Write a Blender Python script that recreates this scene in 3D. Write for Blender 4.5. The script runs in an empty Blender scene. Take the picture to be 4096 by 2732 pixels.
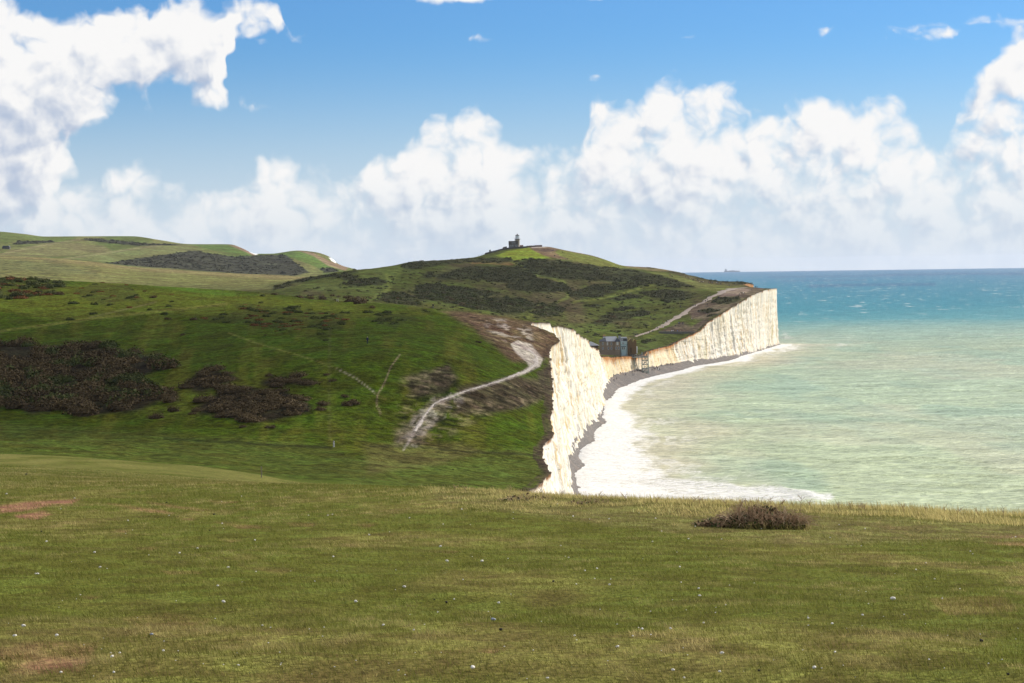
import bpy, bmesh, math, random, sys
import numpy as np
from mathutils import Vector, Matrix

sc = bpy.context.scene
C = sc.collection
R = math.radians
random.seed(7)
rng = np.random.default_rng(11)

# ------------------------------------------------------------------ camera, sky, sun, exposure
EYE = 68.0                       # eye height above the sea
F = 70.0 / 36.0 * 1024.0         # focal length in picture widths / 1024
ROLL = math.atan(0.0144)
PITCH = math.atan(75.0 / F)
cr, sr_ = math.cos(ROLL), math.sin(ROLL)
cp, sp = math.cos(PITCH), math.sin(PITCH)
fwd = Vector((0, cp, -sp)); upl = Vector((0, sp, cp)); rgt = Vector((1, 0, 0))
cam_r = cr * rgt - sr_ * upl
cam_u = sr_ * rgt + cr * upl
cam = bpy.data.cameras.new('camera')
cam.lens = 70; cam.sensor_width = 36; cam.clip_start = 0.2; cam.clip_end = 200000
cam_o = bpy.data.objects.new('camera', cam); C.objects.link(cam_o)
M = Matrix.Identity(4)
for i in range(3):
    M[i][0] = cam_r[i]; M[i][1] = cam_u[i]; M[i][2] = -fwd[i]
M[2][3] = EYE
cam_o.matrix_world = M
sc.camera = cam_o

SUN_AZ = R(54)                   # to the right of the view direction (+Y)
SUN_EL = R(29)
SUN_DIR = Vector((math.sin(SUN_AZ) * math.cos(SUN_EL), math.cos(SUN_AZ) * math.cos(SUN_EL), math.sin(SUN_EL)))

sc.view_settings.view_transform = 'Standard'
sc.view_settings.look = 'None'
sc.view_settings.exposure = 0.2
sc.view_settings.gamma = 1.0
sc.view_settings.use_curve_mapping = False
sc.render.engine = 'CYCLES'
sc.cycles.max_bounces = 5
sc.cycles.diffuse_bounces = 2
sc.cycles.glossy_bounces = 2
sc.cycles.transparent_max_bounces = 8
sc.cycles.volume_bounces = 0
sc.cycles.use_denoising = True
sc.cycles.denoiser = 'OPENIMAGEDENOISE'
sc.cycles.denoising_input_passes = 'RGB_ALBEDO_NORMAL'
sc.cycles.denoising_prefilter = 'ACCURATE'

sun = bpy.data.lights.new('sun', 'SUN'); sun.energy = 5.0; sun.angle = R(0.53); sun.color = (1.0, 0.945, 0.86)
sun_o = bpy.data.objects.new('sun', sun); C.objects.link(sun_o)
sun_o.location = SUN_DIR * 500
sun_o.rotation_euler = SUN_DIR.to_track_quat('Z', 'Y').to_euler()

SKY_STRENGTH = 0.1
world = bpy.data.worlds.new('World'); sc.world = world; world.use_nodes = True

def N(nt, typ, ins=None, **kw):
    n = nt.nodes.new(typ)
    for k, v in kw.items(): setattr(n, k, v)
    if ins:
        for k, v in ins.items():
            s = n.inputs[k]
            if isinstance(v, bpy.types.NodeSocket): nt.links.new(v, s)
            else: s.default_value = v
    return n
def mth(nt, op, a, b=None, c=None, clamp=False):
    ins = {0: a}
    if b is not None: ins[1] = b
    if c is not None: ins[2] = c
    return N(nt, 'ShaderNodeMath', ins, operation=op, use_clamp=clamp).outputs[0]
def vmth(nt, op, a, b=None, out=0):
    ins = {0: a}
    if b is not None: ins[1] = b
    return N(nt, 'ShaderNodeVectorMath', ins, operation=op).outputs[out]
def mixc(nt, f, a, b, blend='MIX'):
    n = nt.nodes.new('ShaderNodeMix'); n.data_type = 'RGBA'; n.blend_type = blend
    for s, v in ((n.inputs[0], f), (n.inputs[6], a), (n.inputs[7], b)):
        if isinstance(v, bpy.types.NodeSocket): nt.links.new(v, s)
        else: s.default_value = v if not isinstance(v, tuple) or len(v) == 4 else (*v, 1)
    return n.outputs[2]
def smooth(nt, v, a, b, lo=0.0, hi=1.0):
    return N(nt, 'ShaderNodeMapRange', {0: v, 1: a, 2: b, 3: lo, 4: hi}, interpolation_type='SMOOTHSTEP').outputs[0]

# cumulus: the upper outline of the long bank over the horizon, and the upper and lower outline of the high bank on the left
BANK_TOP = [(-160, 130), (-60, 175), (0, 172), (40, 168), (75, 165), (112, 146), (160, 152), (205, 166), (240, 158), (272, 150), (290, 152), (320, 158), (350, 166), (380, 146), (402, 138), (425, 124), (440, 106), (470, 102), (492, 118), (520, 130), (560, 122), (578, 138), (592, 112), (606, 88), (640, 98), (662, 75), (700, 74), (745, 84), (762, 108), (800, 96), (830, 94), (855, 104), (880, 100), (912, 118), (936, 142), (950, 118), (968, 92), (984, 78), (1000, 54), (1018, 44), (1040, 48), (1100, 60), (1200, 150)]
HIGH_TOP = [(-160, -20), (0, 4), (60, 0), (80, 6), (100, -2), (160, 6), (190, 0), (220, 2), (268, -8), (286, 2), (296, 30), (310, 40)]
HIGH_BOT = [(-160, 250), (-60, 250), (0, 240), (50, 225), (78, 176), (96, 142), (120, 124), (150, 118), (180, 96), (205, 108), (226, 110), (234, 74), (244, 40), (282, 36), (296, 30), (310, 38)]
def curve_node(nt, v, pts):
    """height (in hundreds) of an outline over the bearing v (hundreds from the view axis)"""
    n = nt.nodes.new('ShaderNodeFloatCurve'); m = n.mapping; c = m.curves[0]
    x0, x1 = -2.0, 12.2
    P = [((px / 100 - x0) / (x1 - x0), (266.5 - py) / 500 + .2) for px, py in pts]
    P = [(0.0, P[0][1])] + P + [(1.0, P[-1][1])]
    c.points[0].location = P[0]; c.points[1].location = P[-1]
    for p in P[1:-1]: c.points.new(*p)
    for p in c.points: p.handle_type = 'AUTO_CLAMPED'
    m.update()
    t = mth(nt, 'DIVIDE', mth(nt, 'SUBTRACT', mth(nt, 'ADD', v, 5.12), x0), x1 - x0, clamp=True)
    nt.links.new(t, n.inputs['Value'])
    return mth(nt, 'MULTIPLY', mth(nt, 'SUBTRACT', n.outputs[0], .2), 5.0)
def cloud_group():
    g = bpy.data.node_groups.new('cloud_density', 'ShaderNodeTree')
    g.interface.new_socket('Vector', in_out='INPUT', socket_type='NodeSocketVector')
    g.interface.new_socket('Density', in_out='OUTPUT', socket_type='NodeSocketFloat')
    gi = g.nodes.new('NodeGroupInput'); go = g.nodes.new('NodeGroupOutput')
    p = gi.outputs[0]
    w = N(g, 'ShaderNodeTexNoise', {'Vector': p, 'Scale': 2.6, 'Detail': 2.0, 'Roughness': 0.5}, noise_dimensions='2D')
    wv = vmth(g, 'SUBTRACT', w.outputs['Color'], (0.5, 0.5, 0.5))
    pw = vmth(g, 'ADD', p, vmth(g, 'MULTIPLY', wv, (0.30, 0.22, 0.0)))
    sp_ = N(g, 'ShaderNodeSeparateXYZ', {0: pw}); a, e = sp_.outputs[0], sp_.outputs[1]
    bank = mth(g, 'MINIMUM', mth(g, 'MULTIPLY', mth(g, 'SUBTRACT', curve_node(g, a, BANK_TOP), e), 2.6), .72)
    high = mth(g, 'MINIMUM', mth(g, 'MINIMUM', mth(g, 'MULTIPLY', mth(g, 'SUBTRACT', curve_node(g, a, HIGH_TOP), e), 4.2), mth(g, 'MULTIPLY', mth(g, 'SUBTRACT', e, curve_node(g, a, HIGH_BOT)), 2.6)), 1.0)
    acc = mth(g, 'MAXIMUM', bank, high)
    for (cx, cy, rx, ry, k) in ((465, -1, 62, 10, .7), (600, 4, 22, 6, .35), (601, 79, 17, 7, .4), (412, 91, 13, 7, .0), (268, 106, 14, 6, -.05), (948, 48, 26, 7, .2), (330, -110, 200, 40, .5), (800, -190, 160, 50, .5)):
        d = vmth(g, 'SUBTRACT', p, ((cx - 512) / 100, (266.5 - cy) / 100, 0))
        d = vmth(g, 'MULTIPLY', d, (100 / rx, 100 / ry, 0))
        acc = mth(g, 'MAXIMUM', acc, mth(g, 'MULTIPLY', mth(g, 'SUBTRACT', 1.0, vmth(g, 'LENGTH', d, out=1)), k + .25))
    acc = mth(g, 'MAXIMUM', acc, -0.9)
    n1 = N(g, 'ShaderNodeTexNoise', {'Vector': vmth(g, 'MULTIPLY', p, (1, 1.25, 1)), 'Scale': 1.5, 'Detail': 7.0, 'Roughness': 0.50, 'Distortion': 0.15}, noise_dimensions='2D')
    n0 = N(g, 'ShaderNodeTexNoise', {'Vector': p, 'Scale': .62, 'Detail': 2.0, 'Roughness': 0.5}, noise_dimensions='2D')
    acc = mth(g, 'ADD', acc, mth(g, 'MULTIPLY', mth(g, 'SUBTRACT', n0.outputs['Fac'], .55), 1.1))
    v1 = N(g, 'ShaderNodeTexVoronoi', {'Vector': pw, 'Scale': 3.4, 'Detail': 2.5, 'Roughness': 0.48}, feature='F1', voronoi_dimensions='2D')
    n = mth(g, 'MULTIPLY', mth(g, 'SUBTRACT', n1.outputs['Fac'], 0.5), 1.25)
    b = mth(g, 'MULTIPLY', mth(g, 'SUBTRACT', 0.42, v1.outputs['Distance']), 0.50)
    g.links.new(mth(g, 'ADD', mth(g, 'ADD', acc, n), b), go.inputs[0])
    return g

def build_world():
    nt = world.node_tree; nt.nodes.clear()
    out = nt.nodes.new('ShaderNodeOutputWorld')
    bg = nt.nodes.new('ShaderNodeBackground'); bg.inputs['Strength'].default_value = SKY_STRENGTH
    nt.links.new(bg.outputs[0], out.inputs[0])
    sky = N(nt, 'ShaderNodeTexSky', sky_type='NISHITA', sun_disc=False, sun_elevation=SUN_EL, sun_rotation=SUN_AZ,
            altitude=50, air_density=1.0, dust_density=0.3, ozone_density=3.0)
    tc = nt.nodes.new('ShaderNodeTexCoord')
    sep = N(nt, 'ShaderNodeSeparateXYZ', {0: tc.outputs['Generated']})
    az = mth(nt, 'ARCTAN2', sep.outputs[0], sep.outputs[1])
    el = mth(nt, 'ARCSINE', sep.outputs[2])
    k = F / 100
    P = N(nt, 'ShaderNodeCombineXYZ', {0: mth(nt, 'MULTIPLY', az, k * 1.012), 1: mth(nt, 'MULTIPLY', el, k), 2: 0.0}).outputs[0]
    g = cloud_group()
    def dens(vec):
        n = nt.nodes.new('ShaderNodeGroup'); n.node_tree = g; nt.links.new(vec, n.inputs[0]); return n.outputs[0]
    d0 = dens(P)
    d1 = dens(vmth(nt, 'ADD', P, (0.10, 0.11, 0)))
    d2 = dens(vmth(nt, 'ADD', P, (0.26, 0.34, 0)))
    d3 = dens(vmth(nt, 'ADD', P, (0.34, 0.78, 0)))
    alpha = N(nt, 'ShaderNodeMapRange', {0: d0, 1: -0.04, 2: smooth(nt, el, .02, .11, .70, .50), 3: 0.0, 4: 1.0}, interpolation_type='SMOOTHSTEP').outputs[0]
    lit = mth(nt, 'ADD', mth(nt, 'MULTIPLY', mth(nt, 'SUBTRACT', d0, d1), 1.30), mth(nt, 'MULTIPLY', smooth(nt, d2, .0, .9), -0.36))
    lit = mth(nt, 'SUBTRACT', lit, mth(nt, 'MULTIPLY', smooth(nt, d3, -.1, .8), .34))
    thick = smooth(nt, d0, 0.50, 1.35)
    lit = mth(nt, 'SUBTRACT', mth(nt, 'ADD', 1.06, lit), mth(nt, 'MULTIPLY', thick, 0.28))
    lit = smooth(nt, lit, -0.22, 1.0)
    ccol = mixc(nt, lit, (4.1, 4.8, 6.1, 1), (8.3, 8.25, 8.2, 1))
    # pale moist air towards the horizon
    hz = mth(nt, 'POWER', smooth(nt, el, 0.0, 0.125, 1.0, 0.0), 1.25)
    hz = mth(nt, 'MULTIPLY', hz, 0.93)
    skyc = mixc(nt, hz, mixc(nt, 1.0, sky.outputs[0], (0.37, 0.65, 0.98, 1), 'MULTIPLY'), (5.9, 6.6, 7.5, 1))
    al = mth(nt, 'MULTIPLY', alpha, smooth(nt, el, -.004, 0.052, 0.22, 1.0))
    # broken cloud goes on overhead and behind
    up = mth(nt, 'ADD', mth(nt, 'MAXIMUM', sep.outputs[2], 0.0), .18)
    pl = N(nt, 'ShaderNodeCombineXYZ', {0: mth(nt, 'DIVIDE', sep.outputs[0], up), 1: mth(nt, 'DIVIDE', sep.outputs[1], up), 2: 0.0}).outputs[0]
    gn = N(nt, 'ShaderNodeTexNoise', {'Vector': pl, 'Scale': 2.1, 'Detail': 5.0, 'Roughness': .55}, noise_dimensions='2D')
    ga = mth(nt, 'MULTIPLY', smooth(nt, gn.outputs['Fac'], .42, .54), smooth(nt, el, .155, .26))
    skyc = mixc(nt, ga, skyc, mixc(nt, smooth(nt, gn.outputs['Fac'], .48, .66), (8.6, 8.5, 8.3, 1), (5.6, 5.9, 6.5, 1)))
    col = mixc(nt, al, skyc, ccol)
    nt.links.new(col, bg.inputs['Color'])
    world.cycles.sampling_method = 'MANUAL'; world.cycles.sample_map_resolution = 512
build_world()

# ------------------------------------------------------------------ picture geometry
LV = lambda px: 266.5 - 0.0144 * (np.asarray(px) - 512)
def ray(px, py):
    """unit-depth ray of a picture point: x/Y and (z-EYE)/Y"""
    a = np.asarray(px, float) - 512; b = np.asarray(py, float) - 341.5
    h = (a * cr - b * sr_) / F; v = (a * sr_ + b * cr) / F
    d = cp - v * sp
    return h / d, (-sp - v * cp) / d
def project(x, y, z):
    x = np.asarray(x, float); y = np.asarray(y, float); z = np.asarray(z, float) - EYE
    depth = y * cp - z * sp
    h = x / depth * F; v = -(y * sp + z * cp) / depth * F
    return 512 + h * cr + v * sr_, 341.5 - h * sr_ + v * cr
def at(px, py, Y):
    u, q = ray(px, py); return np.array([u * Y, Y + 0 * u, EYE + q * Y])

# ------------------------------------------------------------------ noise
def _hash(ix, iy, seed):
    h = (ix.astype(np.int64) * 374761393 + iy.astype(np.int64) * 668265263 + seed * 974711) & 0xFFFFFFFF
    h = ((h ^ (h >> 13)) * 1274126177) & 0xFFFFFFFF
    h = ((h ^ (h >> 15)) * 2246822519) & 0xFFFFFFFF
    return ((h ^ (h >> 16)) & 0xFFFFFF) / 0xFFFFFF
def vnoise(x, y, seed=0):
    x = np.asarray(x, float); y = np.asarray(y, float) + 0 * x
    ix = np.floor(x); iy = np.floor(y); fx = x - ix; fy = y - iy
    fx = fx * fx * fx * (fx * (fx * 6 - 15) + 10); fy = fy * fy * fy * (fy * (fy * 6 - 15) + 10)
    a = _hash(ix, iy, seed); b = _hash(ix + 1, iy, seed); c = _hash(ix, iy + 1, seed); d = _hash(ix + 1, iy + 1, seed)
    return (a * (1 - fx) + b * fx) * (1 - fy) + (c * (1 - fx) + d * fx) * fy
def fbm(x, y, seed=0, oct=4, gain=0.5):
    s = 0; a = 1; t = 0
    for o in range(oct):
        s = s + a * vnoise(x * 2.03 ** o + o * 17.3, y * 2.03 ** o - o * 9.1, seed + o); t += a; a *= gain
    return s / t
def sstep(v, a, b):
    t = np.clip((v - a) / (b - a), 0, 1); return t * t * (3 - 2 * t)

# ------------------------------------------------------------------ the land: feature lines (picture x, picture y, distance)
def line(Y, *pts):
    return [(p[0], p[1], p[2] if len(p) > 2 else Y) for p in pts]
def flat(Y, z):
    return [(px, float(LV(px)) + (EYE - z) * F / Y, Y) for px in (-400, 512, 1424)]
FEAT = [
    flat(1.0, 66.42),
    flat(7.7, 66.40),
    line(12, (-300, 601), (512, 600), (1300, 599)),
    line(19, (-300, 537), (0, 538), (512, 541), (1024, 544), (1300, 546)),
    [(-300, 474, 60), (0, 477, 55), (100, 479.5, 52), (200, 482, 47), (300, 485, 40), (400, 488, 34), (450, 490, 31), (533, 495, 29), (600, 499, 28.5), (700, 503.5, 28), (800, 508, 28), (900, 511.5, 28), (1024, 516.5, 28), (1300, 528, 28)],
    line(80, (-300, 470), (0, 473), (100, 477.3), (200, 482.5), (290, 489), (400, 505), (533, 535), (700, 565), (1024, 610), (1300, 640)),
    line(130, (-300, 460), (0, 464.5), (100, 469.5), (200, 476.5), (260, 482), (300, 492), (400, 512), (533, 545), (1024, 620)),
    line(190, (-300, 450), (0, 453.5), (60, 455.5), (130, 460.5), (200, 466.5), (250, 472.5), (290, 482), (350, 493), (400, 501), (533, 530), (1024, 600)),
    line(290, (-300, 453), (0, 455), (130, 461), (200, 466.5), (250, 473), (290, 478), (350, 482), (400, 486), (470, 491), (533, 499), (700, 520), (1024, 540)),
    line(390, (-300, 434), (0, 438), (130, 443), (250, 446), (333, 449), (400, 455), (470, 460), (545, 466), (700, 480)),
    line(500, (-300, 380), (0, 388), (120, 378), (200, 367), (300, 356), (367, 352), (430, 358), (500, 378), (551, 402), (650, 430)),
    line(600, (-300, 335), (0, 345), (120, 338), (200, 330), (300, 325), (367, 324), (430, 328), (500, 342), (551, 358), (650, 380)),
    [(-300, 268, 920), (0, 278, 900), (90, 282, 880), (200, 289, 850), (270, 293.5, 820), (330, 300.5, 770), (380, 304, 740), (430, 309, 720), (480, 314.5, 715), (530, 322.5, 710), (556, 327, 735), (600, 334, 760), (700, 345, 780)],
    [(-300, 276, 1010), (0, 286, 1010), (200, 294, 980), (330, 305, 900), (430, 319, 870), (530, 331, 860), (575, 334, 850), (590, 342, 850), (700, 350, 850)],
    line(1090, (-300, 285), (0, 296), (200, 300), (330, 309), (430, 327), (530, 345), (590, 352), (605, 355), (700, 358)),
    line(1200, (-300, 282), (0, 293), (200, 298), (330, 302), (430, 318), (530, 341), (590, 351.5), (640, 352.5), (655, 352), (700, 352)),
    line(1320, (-300, 280), (0, 289), (200, 294), (275, 295), (330, 295), (430, 303), (530, 321), (600, 333), (640, 334), (680, 336), (720, 334)),
    line(1480, (-300, 274), (0, 283), (100, 287), (200, 291), (275, 289), (300, 285), (330, 284), (430, 288), (530, 301), (600, 312), (640, 314), (690, 311), (736, 305), (780, 305)),
    line(1650, (-300, 264), (0, 275), (100, 280), (200, 285), (265, 288), (280, 283), (300, 279.5), (330, 273.5), (353, 270), (390, 268), (430, 272.5), (530, 281), (600, 290), (640, 291.5), (700, 289), (760, 289), (781, 288.4), (850, 288)),
    line(1860, (-300, 253), (0, 265.5), (64, 269), (144, 275), (223, 279.5), (275, 281.5), (300, 281), (330, 276.5), (353, 271.5), (390, 266), (416, 261.5), (430, 261.5), (480, 263), (530, 262), (570, 265), (600, 268.5), (625, 272), (660, 274), (680, 275.5), (700, 278.5), (718, 281.5), (745, 282.5), (752, 284), (760, 287), (850, 290)),
    [(-300, 240, 2200), (0, 255.3, 2250), (64, 259, 2250), (144, 268, 2250), (223, 272.8, 2200), (303, 276.8, 2150), (330, 279, 2100), (353, 275, 2100), (390, 268, 2100), (416, 262.5, 2100), (447, 260.5, 2100), (475, 257.2, 2100), (490, 252.8, 2100), (507, 249, 2100), (528, 247.4, 2100), (545, 246.6, 2100), (557, 248.6, 2100), (571, 251.7, 2100), (594, 256.2, 2100), (603, 259, 2100), (625, 266.2, 2100), (640, 267.2, 2100), (657, 268.5, 2100), (670, 270.5, 2100), (682, 273.5, 2100), (700, 278, 2100), (718, 284, 2100), (850, 300, 2100)],
    line(2400, (-300, 244), (0, 258), (64, 262), (144, 271), (223, 276), (303, 280), (353, 282), (416, 275), (475, 266), (528, 258), (560, 262), (625, 278), (720, 295), (850, 310)),
    line(2900, (-300, 248), (0, 259), (100, 267), (200, 274), (303, 280), (353, 282), (416, 285), (528, 288), (720, 300)),
    line(3500, (-300, 243), (0, 255), (64, 258.5), (144, 266), (223, 271), (303, 275.5), (352, 275), (420, 284), (700, 300)),
    line(4050, (-300, 230), (0, 243), (64, 246), (144, 250), (200, 254), (240, 259.5), (271, 259), (297, 257.5), (327, 262), (340, 267), (352, 271.5), (420, 283), (700, 300)),
    [(-300, 222, 4900), (0, 231.6, 4800), (25, 234, 4800), (45, 236.5, 4800), (80, 236.3, 4800), (132, 236.2, 4800), (160, 240, 4800), (188, 244, 4700), (231, 244.4, 4700), (243, 248.5, 4650), (255, 253.7, 4600), (271, 253.7, 4500), (297, 250.5, 4400), (315, 252, 4400), (327, 255.5, 4400), (333, 259, 4400), (337, 263.3, 4400), (353, 268.6, 4400), (420, 282, 4400), (700, 300, 4400)],
    line(5600, (-300, 234), (0, 243), (132, 247), (231, 254), (297, 262), (353, 275), (700, 300)),
]
KF = len(FEAT)
UG = np.linspace(-0.36, 0.36, 2881)
def pchip1(xs, ys, x):
    xs = np.asarray(xs, float); ys = np.asarray(ys, float)
    h = np.diff(xs); d = np.diff(ys) / h
    m = np.zeros_like(xs); m[0] = d[0]; m[-1] = d[-1]
    ok = d[:-1] * d[1:] > 0
    w1 = 2 * h[1:] + h[:-1]; w2 = h[1:] + 2 * h[:-1]
    with np.errstate(divide='ignore', invalid='ignore'):
        mm = (w1 + w2) / (w1 / d[:-1] + w2 / d[1:])
    m[1:-1] = np.where(ok, mm, 0)
    x = np.clip(x, xs[0], xs[-1]); i = np.clip(np.searchsorted(xs, x) - 1, 0, len(xs) - 2)
    t = (x - xs[i]) / h[i]
    return (ys[i] * (1 + 2 * t) * (1 - t) ** 2 + m[i] * h[i] * t * (1 - t) ** 2 + ys[i + 1] * t * t * (3 - 2 * t) + m[i + 1] * h[i] * t * t * (t - 1))
def gauss(a, s):
    r = int(3 * s) + 1; k = np.exp(-0.5 * (np.arange(-r, r + 1) / s) ** 2); k /= k.sum()
    return np.convolve(np.pad(a, r, mode='edge'), k, mode='valid')
FL = np.zeros((KF, len(UG))); FQ = np.zeros((KF, len(UG)))
for k, pts in enumerate(FEAT):
    u, q = ray([p[0] for p in pts], [p[1] for p in pts])
    sig = 9 if k < 19 else (7 if k < 20 else 4)
    FL[k] = gauss(pchip1(u, np.log([p[2] for p in pts]), UG), 14)
    FQ[k] = gauss(pchip1(u, q, UG), sig)
assert np.all(np.diff(FL, axis=0) > 0), np.argwhere(np.diff(FL, axis=0) <= 0)[:5]

def base_height(x, y):
    x = np.asarray(x, float).ravel(); y = np.asarray(y, float).ravel()
    out = np.empty_like(x)
    for s in range(0, len(x), 50000):
        xs = x[s:s + 50000]; ys = np.clip(y[s:s + 50000], 1.01, 5599)
        u = np.clip(xs / ys, UG[0], UG[-1]); fi = (u - UG[0]) / (UG[1] - UG[0])
        i = np.clip(fi.astype(int), 0, len(UG) - 2); w = fi - i
        L = FL[:, i] * (1 - w) + FL[:, i + 1] * w; Q = FQ[:, i] * (1 - w) + FQ[:, i + 1] * w
        ly = np.log(ys)
        k = np.clip((L <= ly).sum(0) - 1, 0, KF - 2); n = np.arange(len(xs))
        def seg(j):
            j = np.clip(j, 0, KF - 2)
            hh = L[j + 1, n] - L[j, n]; return hh, (Q[j + 1, n] - Q[j, n]) / hh
        h0, d0 = seg(k - 1); h1, d1 = seg(k); h2, d2 = seg(k + 1)
        def slope(ha, da, hb, db):
            w1 = 2 * hb + ha; w2 = hb + 2 * ha
            with np.errstate(divide='ignore', invalid='ignore'):
                mm = (w1 + w2) / (w1 / da + w2 / db)
            return np.where(da * db > 0, mm, 0)
        m0 = np.where(k == 0, d1, slope(h0, d0, h1, d1)); m1 = np.where(k == KF - 2, d1, slope(h1, d1, h2, d2))
        t = np.clip((ly - L[k, n]) / h1, 0, 1)
        q = Q[k, n] * (1 + 2 * t) * (1 - t) ** 2 + m0 * h1 * t * (1 - t) ** 2 + Q[k + 1, n] * t * t * (3 - 2 * t) + m1 * h1 * t * t * (t - 1)
        out[s:s + 50000] = EYE + q * ys
    return out

# ------------------------------------------------------------------ the coast
def seapt(px, py, z):
    u, q = ray(px, py); Y = (z - EYE) / q; return float(Y), float(u * Y)
FOOT = [(571.6, 495.4, 4), (569, 480, 4), (566.3, 457.7, 4), (571, 453, 4), (577, 440, 4), (583, 429.4, 4), (589.3, 421, 3.5), (597, 418, 2), (601.7, 403.4, 2), (602.8, 391.7, 3), (606.4, 385.8, 3.5),
        (613, 376, 4), (631.6, 371, 4), (647.6, 368, 4), (664, 365, 3.5), (679.5, 362.5, 3), (696, 360.4, 3), (714, 358.2, 2.5), (744, 352.5, 1.5), (762, 348, 1), (778, 343.6, .5)]
_f = sorted(seapt(*p) + (p[2],) for p in FOOT)
_topnear = [(0, 60), (20, 48), (32, 38), (45, 24), (60, 13), (80, 8), (120, 5), (200, 3), (260, 2), (300, 1.6), (325, 2.1), (345, 3.6), (365, 5.4), (382, 6.7), (394, 6.7), (410, 5.8), (425, 6.2), (445, 8.8), (460, 8.5), (500, 9.9), (560, 10.6), (595, 11.0), (615, 11.4), (636, 12.8), (651, 15.2), (668, 13.6), (685, 9.4), (702, 6.6), (716, 7.4), (732, 13.6), (746, 15.6)]
FY = np.array([y for y, _, _ in _f]); FX = np.array([x for _, x, _ in _f]); FZ = np.array([z for _, _, z in _f])
_cy = [y for y, _ in _topnear]; _cx = [x for _, x in _topnear]
for y, x, z in _f:
    if y > 760: _cy.append(y); _cx.append(x - (4.5 if y < 1000 else 3.2 if y < 1250 else 3.8 if y < 1500 else 1.2))
_tip = FY[-1]
for dy, x in ((8, 222.5), (18, 219), (40, 205), (90, 204), (150, 216), (190, 225), (215, 222), (300, 205), (440, 190), (640, 150), (950, 60), (1350, -60), (1850, -200), (2640, -335), (2740, -342), (2940, -375), (4000, -520)):
    _cy.append(_tip + dy); _cx.append(x)
CY = np.array(_cy); CX = np.array(_cx)
def coast(y): return pchip1(CY, CX, np.asarray(y, float))
_fy = np.concatenate([[0, 45, 80, 120, 330, 450], FY, [_tip + 10, _tip + 20, _tip + 45, _tip + 90, _tip + 150, _tip + 190, _tip + 300, _tip + 640]])
_fx = np.concatenate([[66, 30, 14, 11, 10.5, 14.5], FX, [224, 221, 210, 209, 221, 228, 211, 156]])
def foot(y): return np.maximum(pchip1(_fy, _fx, np.asarray(y, float)), coast(y) + 0.4)
def footz(y): return np.interp(y, FY, FZ)
TOPNEAR = [(533, 488), (546, 471), (540.3, 455.4), (551, 434), (551.5, 397), (550, 371), (548.6, 356), (552.5, 347), (558.6, 341), (552, 333), (540, 328.5), (531, 324), (533, 322.5), (549, 322)]
_ty = [345, 386, 412, 447, 500, 560, 610, 636, 651, 668, 685, 702, 716, 732]
TOPPX = [(553, 326), (562, 327.3), (574, 329.8), (576, 333), (582, 336.3), (587, 339.8), (588.5, 346), (598.5, 350), (600.5, 355.6), (611, 357), (635, 356), (643, 354), (649.7, 350), (668.8, 345.5), (679.5, 340.2), (687.4, 337), (699.4, 331), (708.3, 321.3), (724.7, 312.4), (736.6, 305), (751.5, 295.2), (766, 289.7), (780.5, 288.2)]
_ey, _ez = [], []
for (px, py), y in zip(TOPNEAR, _ty): _ey.append(y); _ez.append(float(at(px, py, y)[2]))
_yy = np.arange(745, _tip, 4.0); _pp = 512 + F * coast(_yy) / _yy
_pt = np.interp(_pp, [p[0] for p in TOPPX], [p[1] for p in TOPPX])
for y, px, py in zip(_yy, _pp, _pt): _ey.append(y); _ez.append(float(at(px, py, y)[2]))
_ey = np.array(_ey); _ez = np.array(_ez)
_corr = _ez - base_height(coast(_ey), _ey)
def height(x, y):
    x = np.asarray(x, float).ravel(); y = np.asarray(y, float).ravel()
    z = base_height(x, y)
    c = np.interp(y, np.concatenate([[200], _ey, [_tip + 30, _tip + 60]]), np.concatenate([[0], _corr, [_corr[-1], 0]]))
    d = np.maximum(coast(y) - x, 0); w = 14 + 0.022 * y
    z = z + c * np.exp(-(d / w) ** 2)
    a = np.clip((y - 60) / 300, 0, 1)
    z = z + a * (1.1 * (fbm(x / 42, y / 42, 5, 3) - 0.5) + 0.35 * (fbm(x / 9, y / 9, 9, 2) - 0.5)) * np.clip(1.4 - y / 4000, .3, 1)
    z = z + np.clip((y - 280) / 60, 0, 1) * np.clip((1100 - y) / 200, 0, 1) * .55 * (fbm(x / 4.5, y / 4.5, 15, 2) - .5)
    n = np.clip(1 - y / 70, 0, 1)
    z = z + n * (0.10 * (fbm(x / 2.3, y / 2.3, 21, 3) - 0.5) + 0.022 * (vnoise(x / 0.35, y / 0.35, 25) - 0.5))
    return z

# the water's edge and the shingle
WATER = [(579.2, 494.4), (576, 482.7), (574, 473), (583.5, 464.6), (576.5, 455), (583, 446.5), (592, 441), (594, 431.6), (599.4, 426.3), (604.8, 420.5), (598.6, 415.7), (603, 401.8), (610, 397.6), (616.5, 389), (629.2, 383.8), (647.3, 377.4), (663, 373.7), (676, 371), (695, 365.7), (716.4, 362.5), (733, 359), (745.6, 353), (762, 348), (778, 343.6)]
_w = sorted(seapt(px, py, 0) for px, py in WATER)
WY = np.array([a for a, _ in _w]); WX = np.array([b for _, b in _w])
_wy = np.concatenate([[0, 45, 80, 300], WY, [_tip + 12, _tip + 25, _tip + 50, _tip + 90, _tip + 640]])
_wx = np.concatenate([[75, 36, 20, 15], WX, [225, 223, 213, 210, 158]])
def water_edge(y):
    return pchip1(_wy, _wx, np.asarray(y, float))
def beach_z(x, y):
    xf = foot(y); xw = np.maximum(water_edge(y), xf + 0.6); zf = footz(y)
    t = np.maximum((x - xf) / (xw - xf), -.25)
    return np.where(t < 1, zf * (1 - t), -0.25 * (x - xw))
def ground_z(x, y):
    x = np.asarray(x, float).ravel(); y = np.asarray(y, float).ravel()
    return np.where(x <= coast(y) + 0.5, height(x, y), np.where(x < foot(y), -50, np.maximum(beach_z(x, y), 0)))
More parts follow.
